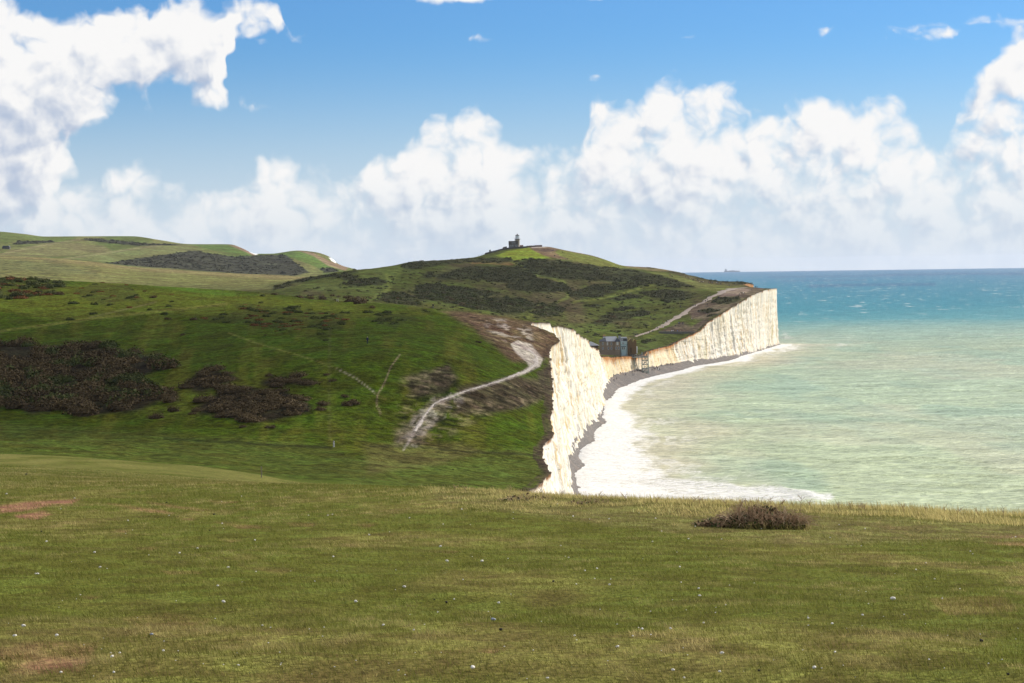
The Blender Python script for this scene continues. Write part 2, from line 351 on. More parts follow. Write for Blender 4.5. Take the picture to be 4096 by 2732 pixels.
def ground_hits(pts, y0=6, y1=5400, n=900):
    """first ground point on the line of sight of each picture point"""
    pts = np.asarray(pts, float); out = np.full((len(pts), 3), np.nan)
    Ys = np.exp(np.linspace(math.log(y0), math.log(y1), n))
    for s in range(0, len(pts), 120):
        p = pts[s:s + 120]; u, q = ray(p[:, 0], p[:, 1])
        X = u[:, None] * Ys; Z = EYE + q[:, None] * Ys; YY = np.broadcast_to(Ys, X.shape)
        G = ground_z(X, YY).reshape(X.shape)
        below = (Z <= G); hit = below.any(1); k = np.clip(below.argmax(1), 1, n - 1); m = np.arange(len(p))
        g0 = Z[m, k - 1] - G[m, k - 1]; g1 = Z[m, k] - G[m, k]
        t = np.clip(g0 / (g0 - g1 + 1e-9), 0, 1); Y = Ys[k - 1] + (Ys[k] - Ys[k - 1]) * t
        x = u * Y; z = ground_z(x, Y)
        z = np.where(z < -10, EYE + q * Y, z)
        out[s:s + 120] = np.where(hit[:, None], np.stack([x, Y, z], 1), np.nan)
    return out
# ------------------------------------------------------------------ helpers for objects and meshes
def tag(o, label=None, cat=None, group=None, kind=None):
    if label: o['label'] = label
    if cat: o['category'] = cat
    if group: o['group'] = group
    if kind: o['kind'] = kind
    return o
def link(name, me, parent=None, loc=None):
    o = bpy.data.objects.new(name, me); C.objects.link(o)
    if parent is not None: o.parent = parent
    if loc is not None: o.location = loc
    return o
def empty(name, loc, rz=0.0):
    o = bpy.data.objects.new(name, None); o.empty_display_size = 0.3; C.objects.link(o)
    o.location = loc; o.rotation_euler = (0, 0, rz); return o
def np_mesh(name, V, Fc, smooth_=True, attrs=None, mat=None, matidx=None):
    """mesh from arrays; Fc (n,3) or (n,4)"""
    me = bpy.data.meshes.new(name)
    V = np.ascontiguousarray(V, np.float32); Fc = np.ascontiguousarray(Fc, np.int32); k = Fc.shape[1]
    me.vertices.add(len(V)); me.vertices.foreach_set('co', V.ravel())
    me.loops.add(Fc.size); me.loops.foreach_set('vertex_index', Fc.ravel())
    me.polygons.add(len(Fc)); me.polygons.foreach_set('loop_start', np.arange(0, Fc.size, k, dtype=np.int32))
    me.update(calc_edges=True)
    me.polygons.foreach_set('use_smooth', np.full(len(Fc), smooth_, bool))
    for an, arr in (attrs or {}).items():
        arr = np.asarray(arr, np.float32)
        if arr.ndim == 2:
            a = me.color_attributes.new(an, 'FLOAT_COLOR', 'POINT')
            if arr.shape[1] == 3: arr = np.concatenate([arr, np.ones((len(arr), 1), np.float32)], 1)
            a.data.foreach_set('color', np.ascontiguousarray(arr).ravel())
        else:
            a = me.attributes.new(an, 'FLOAT', 'POINT'); a.data.foreach_set('value', np.ascontiguousarray(arr))
    if mat is not None:
        for m in (mat if isinstance(mat, (list, tuple)) else [mat]): me.materials.append(m)
    if matidx is not None: me.polygons.foreach_set('material_index', np.asarray(matidx, np.int32))
    return me
def grid_faces(nr, nc):
    i = np.arange(nr - 1)[:, None] * nc + np.arange(nc - 1)[None]
    return np.stack([i, i + 1, i + nc + 1, i + nc], -1).reshape(-1, 4)
def new_mat(name):
    m = bpy.data.materials.new(name); m.use_nodes = True; nt = m.node_tree
    return m, nt, nt.nodes['Principled BSDF']
_mats = {}
def mat(name, col, rough=0.8, var=0.15, scale=3.0, metal=0.0, spec=0.3):
    if name in _mats: return _mats[name]
    m, nt, b = new_mat(name)
    tc = nt.nodes.new('ShaderNodeTexCoord')
    n = N(nt, 'ShaderNodeTexNoise', {'Vector': tc.outputs['Object'], 'Scale': scale, 'Detail': 4.0})
    f = N(nt, 'ShaderNodeMapRange', {0: n.outputs['Fac'], 1: 0.3, 2: 0.7, 3: 1 - var, 4: 1 + var}).outputs[0]
    c = vmth(nt, 'SCALE', tuple(col)); nt.nodes[-1].inputs['Scale'].default_value = 1.0
    nt.links.new(f, c.node.inputs['Scale'])
    nt.links.new(c, b.inputs['Base Color'])
    b.inputs['Roughness'].default_value = rough; b.inputs['Metallic'].default_value = metal
    b.inputs['Specular IOR Level'].default_value = spec
    _mats[name] = m; return m

# ------------------------------------------------------------------ painting the ground: bare chalk, scrub, grass kinds
def PZ(ox, oy, s, *pts): return [((ox + x / s) / 4, (oy + y / s) / 4) for x, y in pts]
def poly_mask(px, py, poly, soft, warp=None):
    P = np.asarray(poly, float)
    m = np.zeros(len(px)); x0, y0 = P.min(0) - 2 * soft - 3; x1, y1 = P.max(0) + 2 * soft + 3
    idx = np.nonzero((px > x0) & (px < x1) & (py > y0) & (py < y1))[0]
    if not len(idx): return m
    x = px[idx]; y = py[idx]
    if warp is not None: x = x + warp[0][idx]; y = y + warp[1][idx]
    ins = np.zeros(len(idx), bool); dmin = np.full(len(idx), 1e9)
    for a, b in zip(P, np.roll(P, -1, 0)):
        c = ((a[1] > y) != (b[1] > y)) & (x < (b[0] - a[0]) * (y - a[1]) / (b[1] - a[1] + 1e-12) + a[0])
        ins ^= c
        d = b - a; t = np.clip(((x - a[0]) * d[0] + (y - a[1]) * d[1]) / (d @ d + 1e-12), 0, 1)
        dmin = np.minimum(dmin, np.hypot(x - a[0] - t * d[0], 2.0 * (y - a[1] - t * d[1])))
    m[idx] = sstep(np.where(ins, dmin, -dmin), -soft, soft)
    return m
def line_mask(px, py, pts, w, soft):
    P = np.asarray(pts, float); m = np.zeros(len(px)); mx = np.max(w) + soft + 2
    x0, y0 = P[:, :2].min(0) - mx; x1, y1 = P[:, :2].max(0) + mx
    idx = np.nonzero((px > x0) & (px < x1) & (py > y0) & (py < y1))[0]
    if not len(idx): return m
    x = px[idx]; y = py[idx]; best = np.full(len(idx), -1e9); w = np.broadcast_to(np.asarray(w, float), (len(P),))
    for i in range(len(P) - 1):
        a = P[i]; d = P[i + 1] - a; t = np.clip(((x - a[0]) * d[0] + (y - a[1]) * d[1]) / (d @ d + 1e-12), 0, 1)
        best = np.maximum(best, w[i] + (w[i + 1] - w[i]) * t - np.hypot(x - a[0] - t * d[0], y - a[1] - t * d[1]))
    m[idx] = sstep(best, -soft, soft); return m

C_SCRUB = [PZ(1100, 1000, 1.383, *p) for p in (
    [(1320, 65), (1400, 45), (1560, 60), (1750, 85), (1960, 110), (2100, 140), (2200, 165), (2320, 205), (2200, 210), (2080, 190), (1900, 180), (1700, 165), (1560, 160), (1460, 140), (1400, 120)],
    [(690, 95), (770, 55), (950, 50), (1290, 45), (1310, 60), (1230, 75), (1090, 70), (930, 80), (760, 110)],
    [(900, 135), (1080, 95), (1350, 90), (1440, 130), (1430, 170), (1290, 185), (1090, 170), (920, 160)],
    [(380, 195), (420, 170), (560, 155), (630, 175), (600, 190), (470, 200)],
    [(780, 200), (860, 180), (960, 200), (1240, 240), (1040, 285), (800, 275), (770, 240)],
    [(940, 290), (1100, 270), (1330, 260), (1450, 300), (1420, 330), (1300, 360), (1100, 330)],
    [(1270, 200), (1440, 150), (1600, 190), (1640, 230), (1460, 235), (1300, 220)],
    [(1620, 240), (1780, 190), (2000, 185), (2070, 200), (1900, 225), (1780, 265), (1640, 265)],
    [(1830, 270), (1950, 245), (2040, 260), (1900, 280)],
    [(2030, 235), (2180, 220), (2320, 240), (2310, 270), (2180, 295), (2040, 245)],
    [(1460, 300), (1550, 290), (1600, 330), (1560, 365), (1420, 360)],
    [(1740, 410), (1850, 350), (2060, 340), (2080, 355), (1900, 395), (1780, 420)],
    [(1850, 335), (1960, 310), (2000, 325), (1890, 345)],
    [(1710, 310), (1800, 300), (1810, 315), (1730, 320)],
    [(350, 155), (400, 138), (460, 145), (430, 165), (370, 165)],
    [(545, 280), (600, 240), (700, 235), (780, 270), (800, 310), (700, 300)],
    [(0, 205), (100, 175), (200, 150), (300, 140), (440, 108), (462, 122), (350, 147), (200, 167), (90, 197), (0, 225)],
    [(820, 130), (900, 115), (880, 150), (830, 155)])] + [PZ(2500, 1050, 3.359, *p) for p in (
    [(1160, 540), (1250, 480), (1480, 455), (1560, 490), (1400, 560), (1330, 580)],
    [(1000, 650), (1080, 625), (1280, 640), (1200, 675), (1060, 680)],
    [(900, 180), (1000, 175), (1270, 230), (1500, 235), (1700, 240), (1730, 290), (1500, 295), (1350, 280), (1150, 260), (1000, 210)],
    [(500, 130), (740, 130), (880, 170), (760, 165)],
    [(1090, 735), (1270, 690), (1150, 730)],
    [(240, 1090), (280, 1050), (400, 1040), (390, 1080)],
    [(250, 62), (400, 55), (440, 80), (340, 95)])]
B_THICKET = [PZ(0, 1050, 2.091, (-300, 700), (0, 690), (250, 690), (500, 690), (900, 700), (1200, 760), (1350, 810), (1470, 880), (1300, 905), (1160, 930), (1080, 980), (1250, 1040), (1480, 1090), (1500, 1150), (1280, 1180), (1050, 1240), (800, 1270), (600, 1280), (450, 1230), (250, 1270), (100, 1220), (0, 1220), (-300, 1220))] + [PZ(700, 1100, 2.24, *p) for p in (
    [(170, 890), (320, 805), (420, 870), (580, 950), (450, 980), (240, 1050), (150, 1040), (110, 940)],
    [(200, 1160), (500, 1010), (700, 1010), (960, 1040), (1250, 1170), (1230, 1230), (950, 1280), (700, 1330), (480, 1280), (220, 1230)],
    [(790, 950), (850, 915), (1240, 935), (1240, 1000), (1000, 980), (800, 990)])]
B_GORSE = [PZ(0, 1050, 2.091, *p) for p in (
    [(-200, 50), (0, 50), (150, 60), (400, 75), (680, 120), (520, 200), (400, 270), (250, 290), (100, 300), (-200, 300)],
    [(600, 240), (800, 180), (1080, 190), (1200, 310), (1000, 330), (850, 350), (680, 300)])] + [PZ(700, 1100, 2.24, *p) for p in (
    [(130, 400), (260, 370), (480, 350), (620, 320), (500, 270), (680, 255), (980, 290), (1140, 320), (1240, 330), (1520, 340), (1500, 480), (1390, 490), (1260, 470), (1080, 490), (960, 490), (700, 450), (450, 430)],)] + [PZ(1500, 1150, 2.091, *p) for p in (
    [(0, 215), (200, 215), (350, 260), (340, 290), (220, 320), (180, 340), (0, 290)],
    [(250, 150), (470, 190), (450, 215), (330, 190)])]
B_HEDGE = [PZ(700, 1100, 2.24, (410, 97), (640, 102), (900, 143), (1240, 183), (1790, 216), (1790, 235), (1400, 218), (1150, 198), (760, 152), (500, 112))]
D_SCRUB = [PZ(0, 900, 1.567, *p) for p in (
    [(660, 240), (900, 205), (1220, 160), (1300, 175), (1470, 200), (1600, 190), (1800, 190), (1850, 230), (1940, 300), (1850, 320), (1500, 305), (1100, 275), (800, 255)],
    [(510, 90), (600, 85), (900, 115), (1150, 120), (1080, 128), (850, 130), (700, 115), (560, 100)],
    [(80, 125), (110, 100), (340, 100), (330, 112), (210, 118)],
    [(1990, 275), (2080, 268), (2120, 290), (2040, 300)])]
# bare chalk and worn earth, in picture points
B_CHALK_PATH = [(403.5, 450, 1.0), (408, 443, 2.2), (414, 432, 4.2), (419, 424, 5), (426, 413, 3.5), (434, 404, 2.6), (441, 400.5, 3.2), (450, 397, 2.8), (466, 391, 2.4), (490, 384, 2.4), (510, 377.5, 2.6), (524, 372, 3.8), (535, 365, 6), (537, 357, 6.5), (529, 349, 7)]
C_PATH = [PZ(2500, 1050, 3.359, (x, y))[0] + (w,) for x, y, w in ((120, 1000, 1.2), (240, 960, 1.5), (330, 930, 1.6), (450, 880, 2.2), (520, 850, 3.4), (600, 800, 3.2), (720, 730, 3.4), (830, 650, 3.0), (900, 600, 2.6), (1000, 555, 2.6), (1100, 515, 3.0), (1200, 450, 3.6), (1300, 395, 5.0), (1420, 355, 4.4), (1560, 345, 3.0), (1650, 338, 1.5))]

def paint_land(x, y, z):
    px, py = project(x, y, z); n = len(px)
    wx = (fbm(x / (0.012 * y + .3), y / (0.05 * y + 1), 31, 3) - .5) * 9; wy = (fbm(x / (0.012 * y + .3), y / (0.05 * y + 1), 47, 3) - .5) * 4
    W = (wx, wy)
    def over(col, c, m): return col * (1 - m[:, None]) + np.atleast_2d(c) * m[:, None]
    l1 = fbm(x / (6 + .02 * y), y / (6 + .02 * y), 61, 4); l2 = fbm(x / (1.2 + .008 * y), y / (2 + .02 * y), 71, 3)
    near = np.array([0.116, 0.120, 0.021]); nearstraw = np.array([0.215, 0.170, 0.056]); earth = np.array([0.27, 0.135, 0.080])
    hillg = np.array([0.052, 0.074, 0.004]); hills = np.array([0.110, 0.105, 0.014])
    cg = np.array([0.074, 0.084, 0.016]); cb = np.array([0.092, 0.072, 0.032])
    dg = np.array([0.100, 0.122, 0.030]); ds = np.array([0.185, 0.170, 0.060])
    col = np.empty((n, 3)); col[:] = near
    col = over(col, nearstraw, 0.55 * sstep(l2, .45, .75))
    # the second slope on the left: paler rough grass
    col = over(col, np.stack([.112 + .11 * (l2 - .4), .112 + .08 * (l2 - .4), .024 + .04 * (l2 - .4)], 1), sstep(y, 36, 70) * (1 - sstep(y, 230, 285)))
    mB = sstep(y, 255, 300)
    b = over(np.broadcast_to(hillg, (n, 3)).copy(), hills, 0.55 * sstep(l2, .5, .8))
    col = over(col, (0, 0, 0), mB) + b * mB[:, None]
    # hill B: pale floor of the dip, right part browner
    col = over(col, (0.082, 0.100, 0.016), mB * poly_mask(px, py, [(330, 500), (350, 462), (390, 450), (545, 448), (560, 500)], 10, W) * .85)
    col = over(col, (0.075, 0.088, 0.016), (y < 1050) * mB * poly_mask(px, py, [(-60, 470), (-60, 420), (150, 432), (330, 445), (380, 470), (300, 486)], 9, W) * .6)
    mC = sstep(y, 960, 1010)
    c = over(np.broadcast_to(cg, (n, 3)).copy(), cb, 0.85 * sstep(l1, .44, .66))
    col = over(col, (0, 0, 0), mC) + c * mC[:, None]
    mD = np.maximum(sstep(y, 2180, 2300), sstep(y, 1400, 1560) * sstep(300 - px, -8, 8))
    d = over(np.broadcast_to(dg, (n, 3)).copy(), ds, 0.7 * sstep(l1, .42, .66))
    d = over(d, ds, (y < 2700) * .72)
    col = over(col, (0, 0, 0), mD) + d * mD[:, None]
    scrub = np.zeros(n)
    isC = (y > 1000) & (y < 2300); isB = (y > 290) & (y < 1090); isD = y > 2600; isA = y < 120
    # --- hill C
    def C_(poly, c, a, soft=2.0):
        nonlocal col; col = over(col, c, a * isC * poly_mask(px, py, poly, soft, (wx * .35, wy * .35)))
    Z1 = lambda *p: PZ(1900, 880, 3.918, *p)
    C_(Z1((300, 560), (520, 480), (840, 425), (900, 470), (1060, 540), (1180, 590), (880, 610), (620, 625), (480, 600)), (0.190, 0.225, 0.024), .95, 1.2)
    C_(Z1((1050, 560), (1340, 470), (1560, 500), (2000, 600), (2351, 720), (2600, 800), (2400, 790), (1900, 720), (1500, 630)), (0.150, 0.160, 0.035), .9, 1.2)
    C_(Z1((840, 430), (950, 405), (1180, 412), (1320, 450), (1250, 500), (1330, 560), (1480, 620), (1300, 605), (1080, 550), (930, 490)), (0.170, 0.105, 0.065), .9, 1.0)
    C_(Z1((880, 455), (1060, 440), (1300, 460), (1180, 500), (1040, 490)), (0.085, 0.060, 0.045), .8, 1.0)
    C_(Z1((860, 425), (960, 405), (1160, 420), (900, 440)), (0.42, 0.36, 0.30), .8, .6)
    C_(Z1((1180, 415), (1300, 440), (1860, 550), (1960, 600), (1840, 570), (1500, 505), (1280, 460)), (0.17, 0.12, 0.075), .7, .7)
    C_(Z1((-60, 640), (250, 640), (650, 670), (560, 710), (200, 690), (-60, 690)), (0.20, 0.115, 0.045), .7, 1.0)
    C_(PZ(2500, 1050, 3.359, (330, 130), (500, 145), (900, 230), (1000, 280), (1150, 300), (1600, 320), (1250, 400), (950, 330), (620, 210)), (0.145, 0.150, 0.040), .85, 2)
    C_(PZ(2500, 1050, 3.359, (0, 42), (200, 40), (640, 90), (700, 130), (520, 130), (250, 100), (0, 70)), (0.200, 0.155, 0.075), .8, 1)
    C_(PZ(1100, 1000, 1.383, (450, 110), (700, 80), (690, 130), (600, 250), (480, 240), (90, 210), (250, 160)), (0.115, 0.135, 0.030), .75, 4)
    C_(PZ(2250, 1280, 4.702, (0, 60), (900, 60), (1500, 200), (1300, 280), (700, 440), (300, 350)), (0.085, 0.110, 0.020), .7, 4)
    C_(PZ(2500, 1050, 3.359, (460, 930), (620, 860), (760, 800), (900, 860), (1060, 760), (1130, 780), (1020, 870), (940, 960)), (0.095, 0.062, 0.048), .9, 2)
    C_(PZ(2500, 1050, 3.359, (860, 660), (1000, 560), (1200, 490), (1300, 420), (1480, 345), (1900, 330), (1800, 400), (1620, 470), (1520, 540), (1330, 660), (1100, 760), (900, 760)), (0.165, 0.115, 0.085), .75, 2.5)
    C_(PZ(2500, 1050, 3.359, (1270, 400), (1500, 345), (1700, 350), (1640, 400), (1450, 450), (1300, 480)), (0.30, 0.22, 0.17), .6, 2)
    C_(PZ(2250, 1280, 4.702, (1390, 400), (1700, 330), (1820, 250), (2351, 260), (2000, 480), (1650, 560), (1400, 560)), (0.070, 0.085, 0.020), .8, 1.5)
    C_(PZ(2250, 1280, 4.702, (690, 595), (1360, 590), (1380, 640), (1340, 645), (920, 660), (690, 650)), (0.33, 0.25, 0.19), .9, .8)
    C_(PZ(2250, 1280, 4.702, (920, 665), (1350, 648), (1360, 690), (1080, 720), (920, 730)), (0.06, 0.065, 0.025), .9, .8)
    for pts, w in ((Z1((600, 650), (700, 690), (790, 730), (820, 770), (920, 820), (1050, 860)), .9), (PZ(1100, 1000, 1.383, (1300, 60), (1380, 105), (1440, 140), (1600, 175), (1620, 260), (1480, 330), (1400, 370)), 1.3),
                   (PZ(1100, 1000, 1.383, (620, 140), (640, 210), (560, 260)), 2.0), (PZ(1100, 1000, 1.383, (1640, 290), (1830, 265), (2100, 190)), 1.0), (PZ(2250, 1280, 4.702, (1600, 40), (1660, 90), (1570, 150)), .5)):
        col = over(col, (0.165, 0.185, 0.040), .8 * isC * line_mask(px + wx * .2, py, pts, w, .8))
    for poly in C_SCRUB:
        m = isC * .9 * poly_mask(px, py, poly, 2.6, (wx * 1.1, wy * 1.1)); scrub = np.maximum(scrub, m)
    # --- hill B
    for poly in B_THICKET + B_HEDGE:
        scrub = np.maximum(scrub, isB * poly_mask(px, py, poly, 5.5, (wx * 1.3, wy * 1.5)))
    for poly in B_GORSE:
        scrub = np.maximum(scrub, .35 * isB * poly_mask(px, py, poly, 3.0, W))
    def B_(poly, c, a, soft=3.0, k=1.0):
        nonlocal col; col = over(col, c, a * isB * poly_mask(px, py, poly, soft, (wx * k, wy * k)))
    Z5 = lambda *p: PZ(1500, 1150, 2.091, *p)
    B_(Z5((560, 190), (900, 210), (1300, 280), (1480, 380), (1530, 440), (1460, 560), (1400, 600), (1300, 620), (1150, 620), (1050, 540), (950, 440), (800, 330)), (0.125, 0.075, 0.046), .85, 6)
    B_(Z5((700, 830), (1150, 740), (1400, 760), (1440, 900), (1250, 1000), (900, 1060), (650, 1050)), (0.075, 0.052, 0.034), .8, 7)
    B_(Z5((250, 740), (600, 640), (700, 760), (560, 880), (320, 920)), (0.078, 0.056, 0.036), .75, 6)
    B_(Z5((1330, 700), (1450, 640), (1500, 900), (1480, 1230), (1400, 1330), (1440, 1560), (1380, 1560), (1330, 1350), (1420, 1200), (1420, 900)), (0.062, 0.045, 0.030), .8, 3)
    B_(Z5((200, 1200), (330, 1080), (420, 960), (520, 900), (640, 920), (560, 1080), (420, 1200), (370, 1330), (180, 1330)), (0.15, 0.115, 0.085), .55, 4)
    B_(Z5((-100, 1300), (700, 1290), (900, 1370), (500, 1480), (-60, 1560)), (0.13, 0.105, 0.035), .5, 6)
    B_([(-60, 300), (-60, 282), (100, 286), (210, 293), (300, 300), (420, 314), (300, 322), (150, 312), (60, 322)], (0.100, 0.112, 0.012), .7, 6)
    chalkm = np.maximum(line_mask(px + wx * .22, py + wy * .2, [p[:2] for p in B_CHALK_PATH], [p[2] * .55 for p in B_CHALK_PATH], 1.0) * .9,
                        poly_mask(px, py, Z5((1130, 470), (1190, 440), (1290, 470), (1340, 540), (1400, 590), (1370, 660), (1290, 690), (1260, 620), (1170, 540)), 1.4, (wx * .7, wy * .4)) * 1.2)
    ter = isB * np.maximum(poly_mask(px, py, Z5((180, 1320), (230, 760), (600, 620), (760, 880), (1400, 760), (1440, 920), (900, 1080), (500, 1320)), 6, W), .8 * poly_mask(px, py, Z5((560, 190), (1300, 280), (1480, 400), (1250, 640), (900, 420)), 6, W))
    tn = fbm(x / 2.6, y / 1.9 + x / 9, 95, 3); col = col * (1 - .62 * ter * sstep(tn, .54, .64))[:, None] + np.array([[.10, .072, .05]]) * (ter * sstep(tn, .40, .30) * .8)[:, None]
    fl = sstep(fbm(x / 3.0, y / 7.0, 88, 3), .50, .60)
    chalkm = np.maximum(chalkm, .8 * fl * poly_mask(px, py, Z5((900, 250), (1050, 260), (1280, 330), (1300, 460), (1150, 480), (960, 370)), 4, W))
    fl2 = sstep(fbm(x / 2.0, y / 5.0, 92, 3), .53, .62)
    chalkm = np.maximum(chalkm, .55 * fl2 * poly_mask(px, py, Z5((180, 1320), (280, 1200), (360, 980), (560, 860), (760, 880), (720, 1000), (520, 1110), (420, 1190), (350, 1340)), 3, W))
    col = over(col, (0.42, 0.36, 0.30), isB * chalkm * .72)
    for pts, w, c, a in ((PZ(0, 1050, 2.091, (-60, 590), (80, 562), (400, 520), (800, 465), (1200, 420), (1673, 370), (1900, 345)), 1.2, (0.155, 0.150, 0.03), .7),
                         (PZ(0, 1050, 2.091, (-60, 600), (200, 560), (500, 520), (800, 480)), 1.6, (0.03, 0.03, 0.012), .0),
                         (PZ(0, 1050, 2.091, (560, 90), (1000, 145), (1400, 195), (1673, 235), (1950, 262)), 2.6, (0.075, 0.120, 0.010), .9),
                         (PZ(0, 1050, 2.091, (750, 460), (900, 425), (1180, 360), (1300, 330)), .6, (0.20, 0.17, 0.08), .5),
                         (PZ(700, 1100, 2.24, (480, 520), (700, 600), (1000, 690), (1250, 760), (1450, 840), (1620, 920), (1792, 1060), (1900, 1120)), .55, (0.17, 0.165, 0.035), .8),
                         (PZ(700, 1100, 2.24, (1450, 840), (1600, 910), (1700, 985), (1792, 1055)), .4, (0.36, 0.32, 0.25), .7),
                         (PZ(1500, 1150, 2.091, (210, 560), (130, 670), (80, 800), (20, 900), (15, 980), (50, 1060)), .5, (0.30, 0.21, 0.14), .75),
                         (PZ(700, 1100, 2.24, (-100, 1465), (500, 1500), (1000, 1530), (1400, 1545)), 1.2, (0.020, 0.024, 0.006), .7),
                         (PZ(1500, 1150, 2.091, (-40, 1330), (350, 1330), (700, 1370), (1390, 1400)), .9, (0.035, 0.035, 0.012), .75),
                         (PZ(700, 1100, 2.24, (1390, 480), (1385, 800), (1385, 1200), (1390, 1480)), 1.6, (0.10, 0.098, 0.03), .3)):
        col = over(col, c, a * isB * line_mask(px + wx * .15, py + wy * .15, pts, w, .8))
    # --- far hills
    for poly in D_SCRUB:
        scrub = np.maximum(scrub, isD * poly_mask(px, py, poly, 1.2, (wx * .35, wy * .3)))
    def D_(poly, c, a, soft=1.2):
        nonlocal col; col = over(col, c, a * isD * poly_mask(px, py, PZ(0, 900, 1.567, *poly), soft, (wx * .3, wy * .2)))
    D_([(0, 45), (280, 75), (500, 75), (360, 105), (0, 100)], (0.115, 0.145, 0.035), .85)
    D_([(60, 150), (400, 110), (650, 130), (700, 160), (500, 190), (300, 200), (0, 190)], (0.19, 0.165, 0.07), .7, 3)
    D_([(450, 210), (900, 130), (1180, 130), (1230, 160), (880, 205), (650, 235)], (0.16, 0.165, 0.06), .7, 3)
    D_([(1190, 122), (1450, 125), (1600, 185), (1560, 195), (1300, 150)], (0.095, 0.140, 0.030), .9)
    D_([(1430, 122), (1490, 130), (1620, 185), (1590, 190), (1500, 150)], (0.22, 0.14, 0.09), .9, .7)
    D_([(1700, 182), (1860, 162), (1920, 170), (2020, 225), (2130, 270), (1990, 270), (1850, 210)], (0.100, 0.150, 0.030), .9)
    D_([(1870, 160), (1960, 175), (2060, 225), (2180, 265), (2160, 285), (2050, 255), (1960, 195)], (0.22, 0.14, 0.09), .85, .7)
    D_([(2060, 205), (2098, 208), (2104, 240), (2075, 225)], (0.80, 0.78, 0.72), 1.0, .5)
    D_([(1560, 160), (1625, 180), (1610, 188), (1570, 172)], (0.80, 0.78, 0.72), .9, .4)
    for pts in ([(380, 215), (600, 185), (900, 140), (1010, 128)], [(0, 185), (250, 130), (500, 90)]):
        col = over(col, (0.26, 0.215, 0.11), .6 * isD * line_mask(px, py, PZ(0, 900, 1.567, *pts), .7, .8))
    m = (y > 1400) & (y < 2400)
    col = over(col, (0.24, 0.185, 0.085), .7 * m * line_mask(px, py, PZ(0, 900, 1.567, (-40, 195), (400, 222), (900, 275), (1400, 306), (1900, 330)), 2.2, 2.2))
    col = over(col, (0.145, 0.150, 0.062), .6 * m * poly_mask(px, py, PZ(0, 900, 1.567, (-40, 205), (400, 240), (700, 330), (400, 300), (-40, 280)), 6, W))
    col = over(col, (0.085, 0.080, 0.040), .6 * m * sstep(fbm(x / 14, y / 40, 3, 3), .60, .68) * poly_mask(px, py, [(-40, 252), (100, 262), (100, 285), (-40, 285)], 6))
    # --- foreground
    ZF = lambda *p: PZ(0, 1780, 1.148, *p)
    patch = np.zeros(n)
    for poly, a in ((ZF((-60, 290), (120, 262), (370, 250), (330, 272), (230, 280), (120, 300), (-60, 320)), .95), (ZF((60, 320), (200, 305), (240, 320), (170, 342), (80, 335)), .9),
                    (ZF((500, 272), (600, 280), (760, 300), (790, 318), (640, 300)), .85), (ZF((680, 262), (820, 280), (970, 300), (900, 302), (760, 282)), .85),
                    (ZF((960, 255), (1090, 258), (1080, 264), (980, 262)), .8), (ZF((990, 355), (1130, 368), (1240, 380), (1100, 382)), .75), (ZF((1320, 360), (1450, 362), (1440, 376), (1330, 372)), .5),
                    (ZF((820, 340), (890, 338), (880, 348)), .6), (ZF((530, 392), (600, 394), (570, 400)), .8), (ZF((1000, 432), (1110, 436), (1060, 448)), .7), (ZF((1620, 365), (1740, 362), (1700, 380)), .6),
                    (ZF((730, 580), (900, 580), (930, 590), (780, 594)), .7), (ZF((60, 1000), (230, 970), (440, 980), (330, 1015), (150, 1030)), .8), (ZF((380, 700), (460, 700), (420, 708)), .7),
                    (ZF((620, 476), (720, 474), (700, 486)), .5), (ZF((1980, 490), (2120, 486), (2080, 500)), .5), (ZF((2200, 945), (2320, 940), (2270, 956)), .6), (ZF((-40, 940), (200, 900), (450, 920), (380, 1040), (60, 1060)), .35),
                    (ZF((560, 800), (760, 770), (980, 800), (900, 850), (640, 840)), .22), (ZF((1100, 560), (1350, 570), (1300, 600)), .3),
                    (PZ(2048, 1780, 1.148, (2100, 415), (2360, 412), (2360, 425), (2160, 422)), .75), (PZ(2048, 1780, 1.148, (2160, 445), (2380, 448), (2380, 465), (2220, 458)), .85), (PZ(2048, 1780, 1.148, (1660, 372), (1960, 382), (1800, 390)), .6),
                    (PZ(2048, 1780, 1.148, (320, 340), (460, 348), (400, 356)), .7), (PZ(2048, 1780, 1.148, (760, 322), (860, 328), (800, 334)), .6), (PZ(2048, 1780, 1.148, (1900, 700), (2250, 690), (2330, 760), (2000, 780)), .3)):
        patch = np.maximum(patch, a * isA * poly_mask(px, py, poly, 3.0, (wx * .55, wy * .5)))
    patch = patch * (0.65 + .35 * sstep(l2, .35, .6))
    col = over(col, earth, patch)
    bright = isA * poly_mask(px, py, [(430, 485), (720, 500), (1040, 515), (1040, 540), (800, 545), (560, 520), (430, 500)], 6, W)
    col = over(col, (0.19, 0.155, 0.062), .5 * bright)
    sc_c = np.where((y > 2600)[:, None], np.array([[0.052, 0.050, 0.030]]), np.where((y > 1040)[:, None], np.array([[0.042, 0.043, 0.016]]), np.array([[0.030, 0.024, 0.012]])))
    col = col * (1 - scrub[:, None]) + sc_c * scrub[:, None]
    return np.clip(col, 0.002, 1), scrub, patch

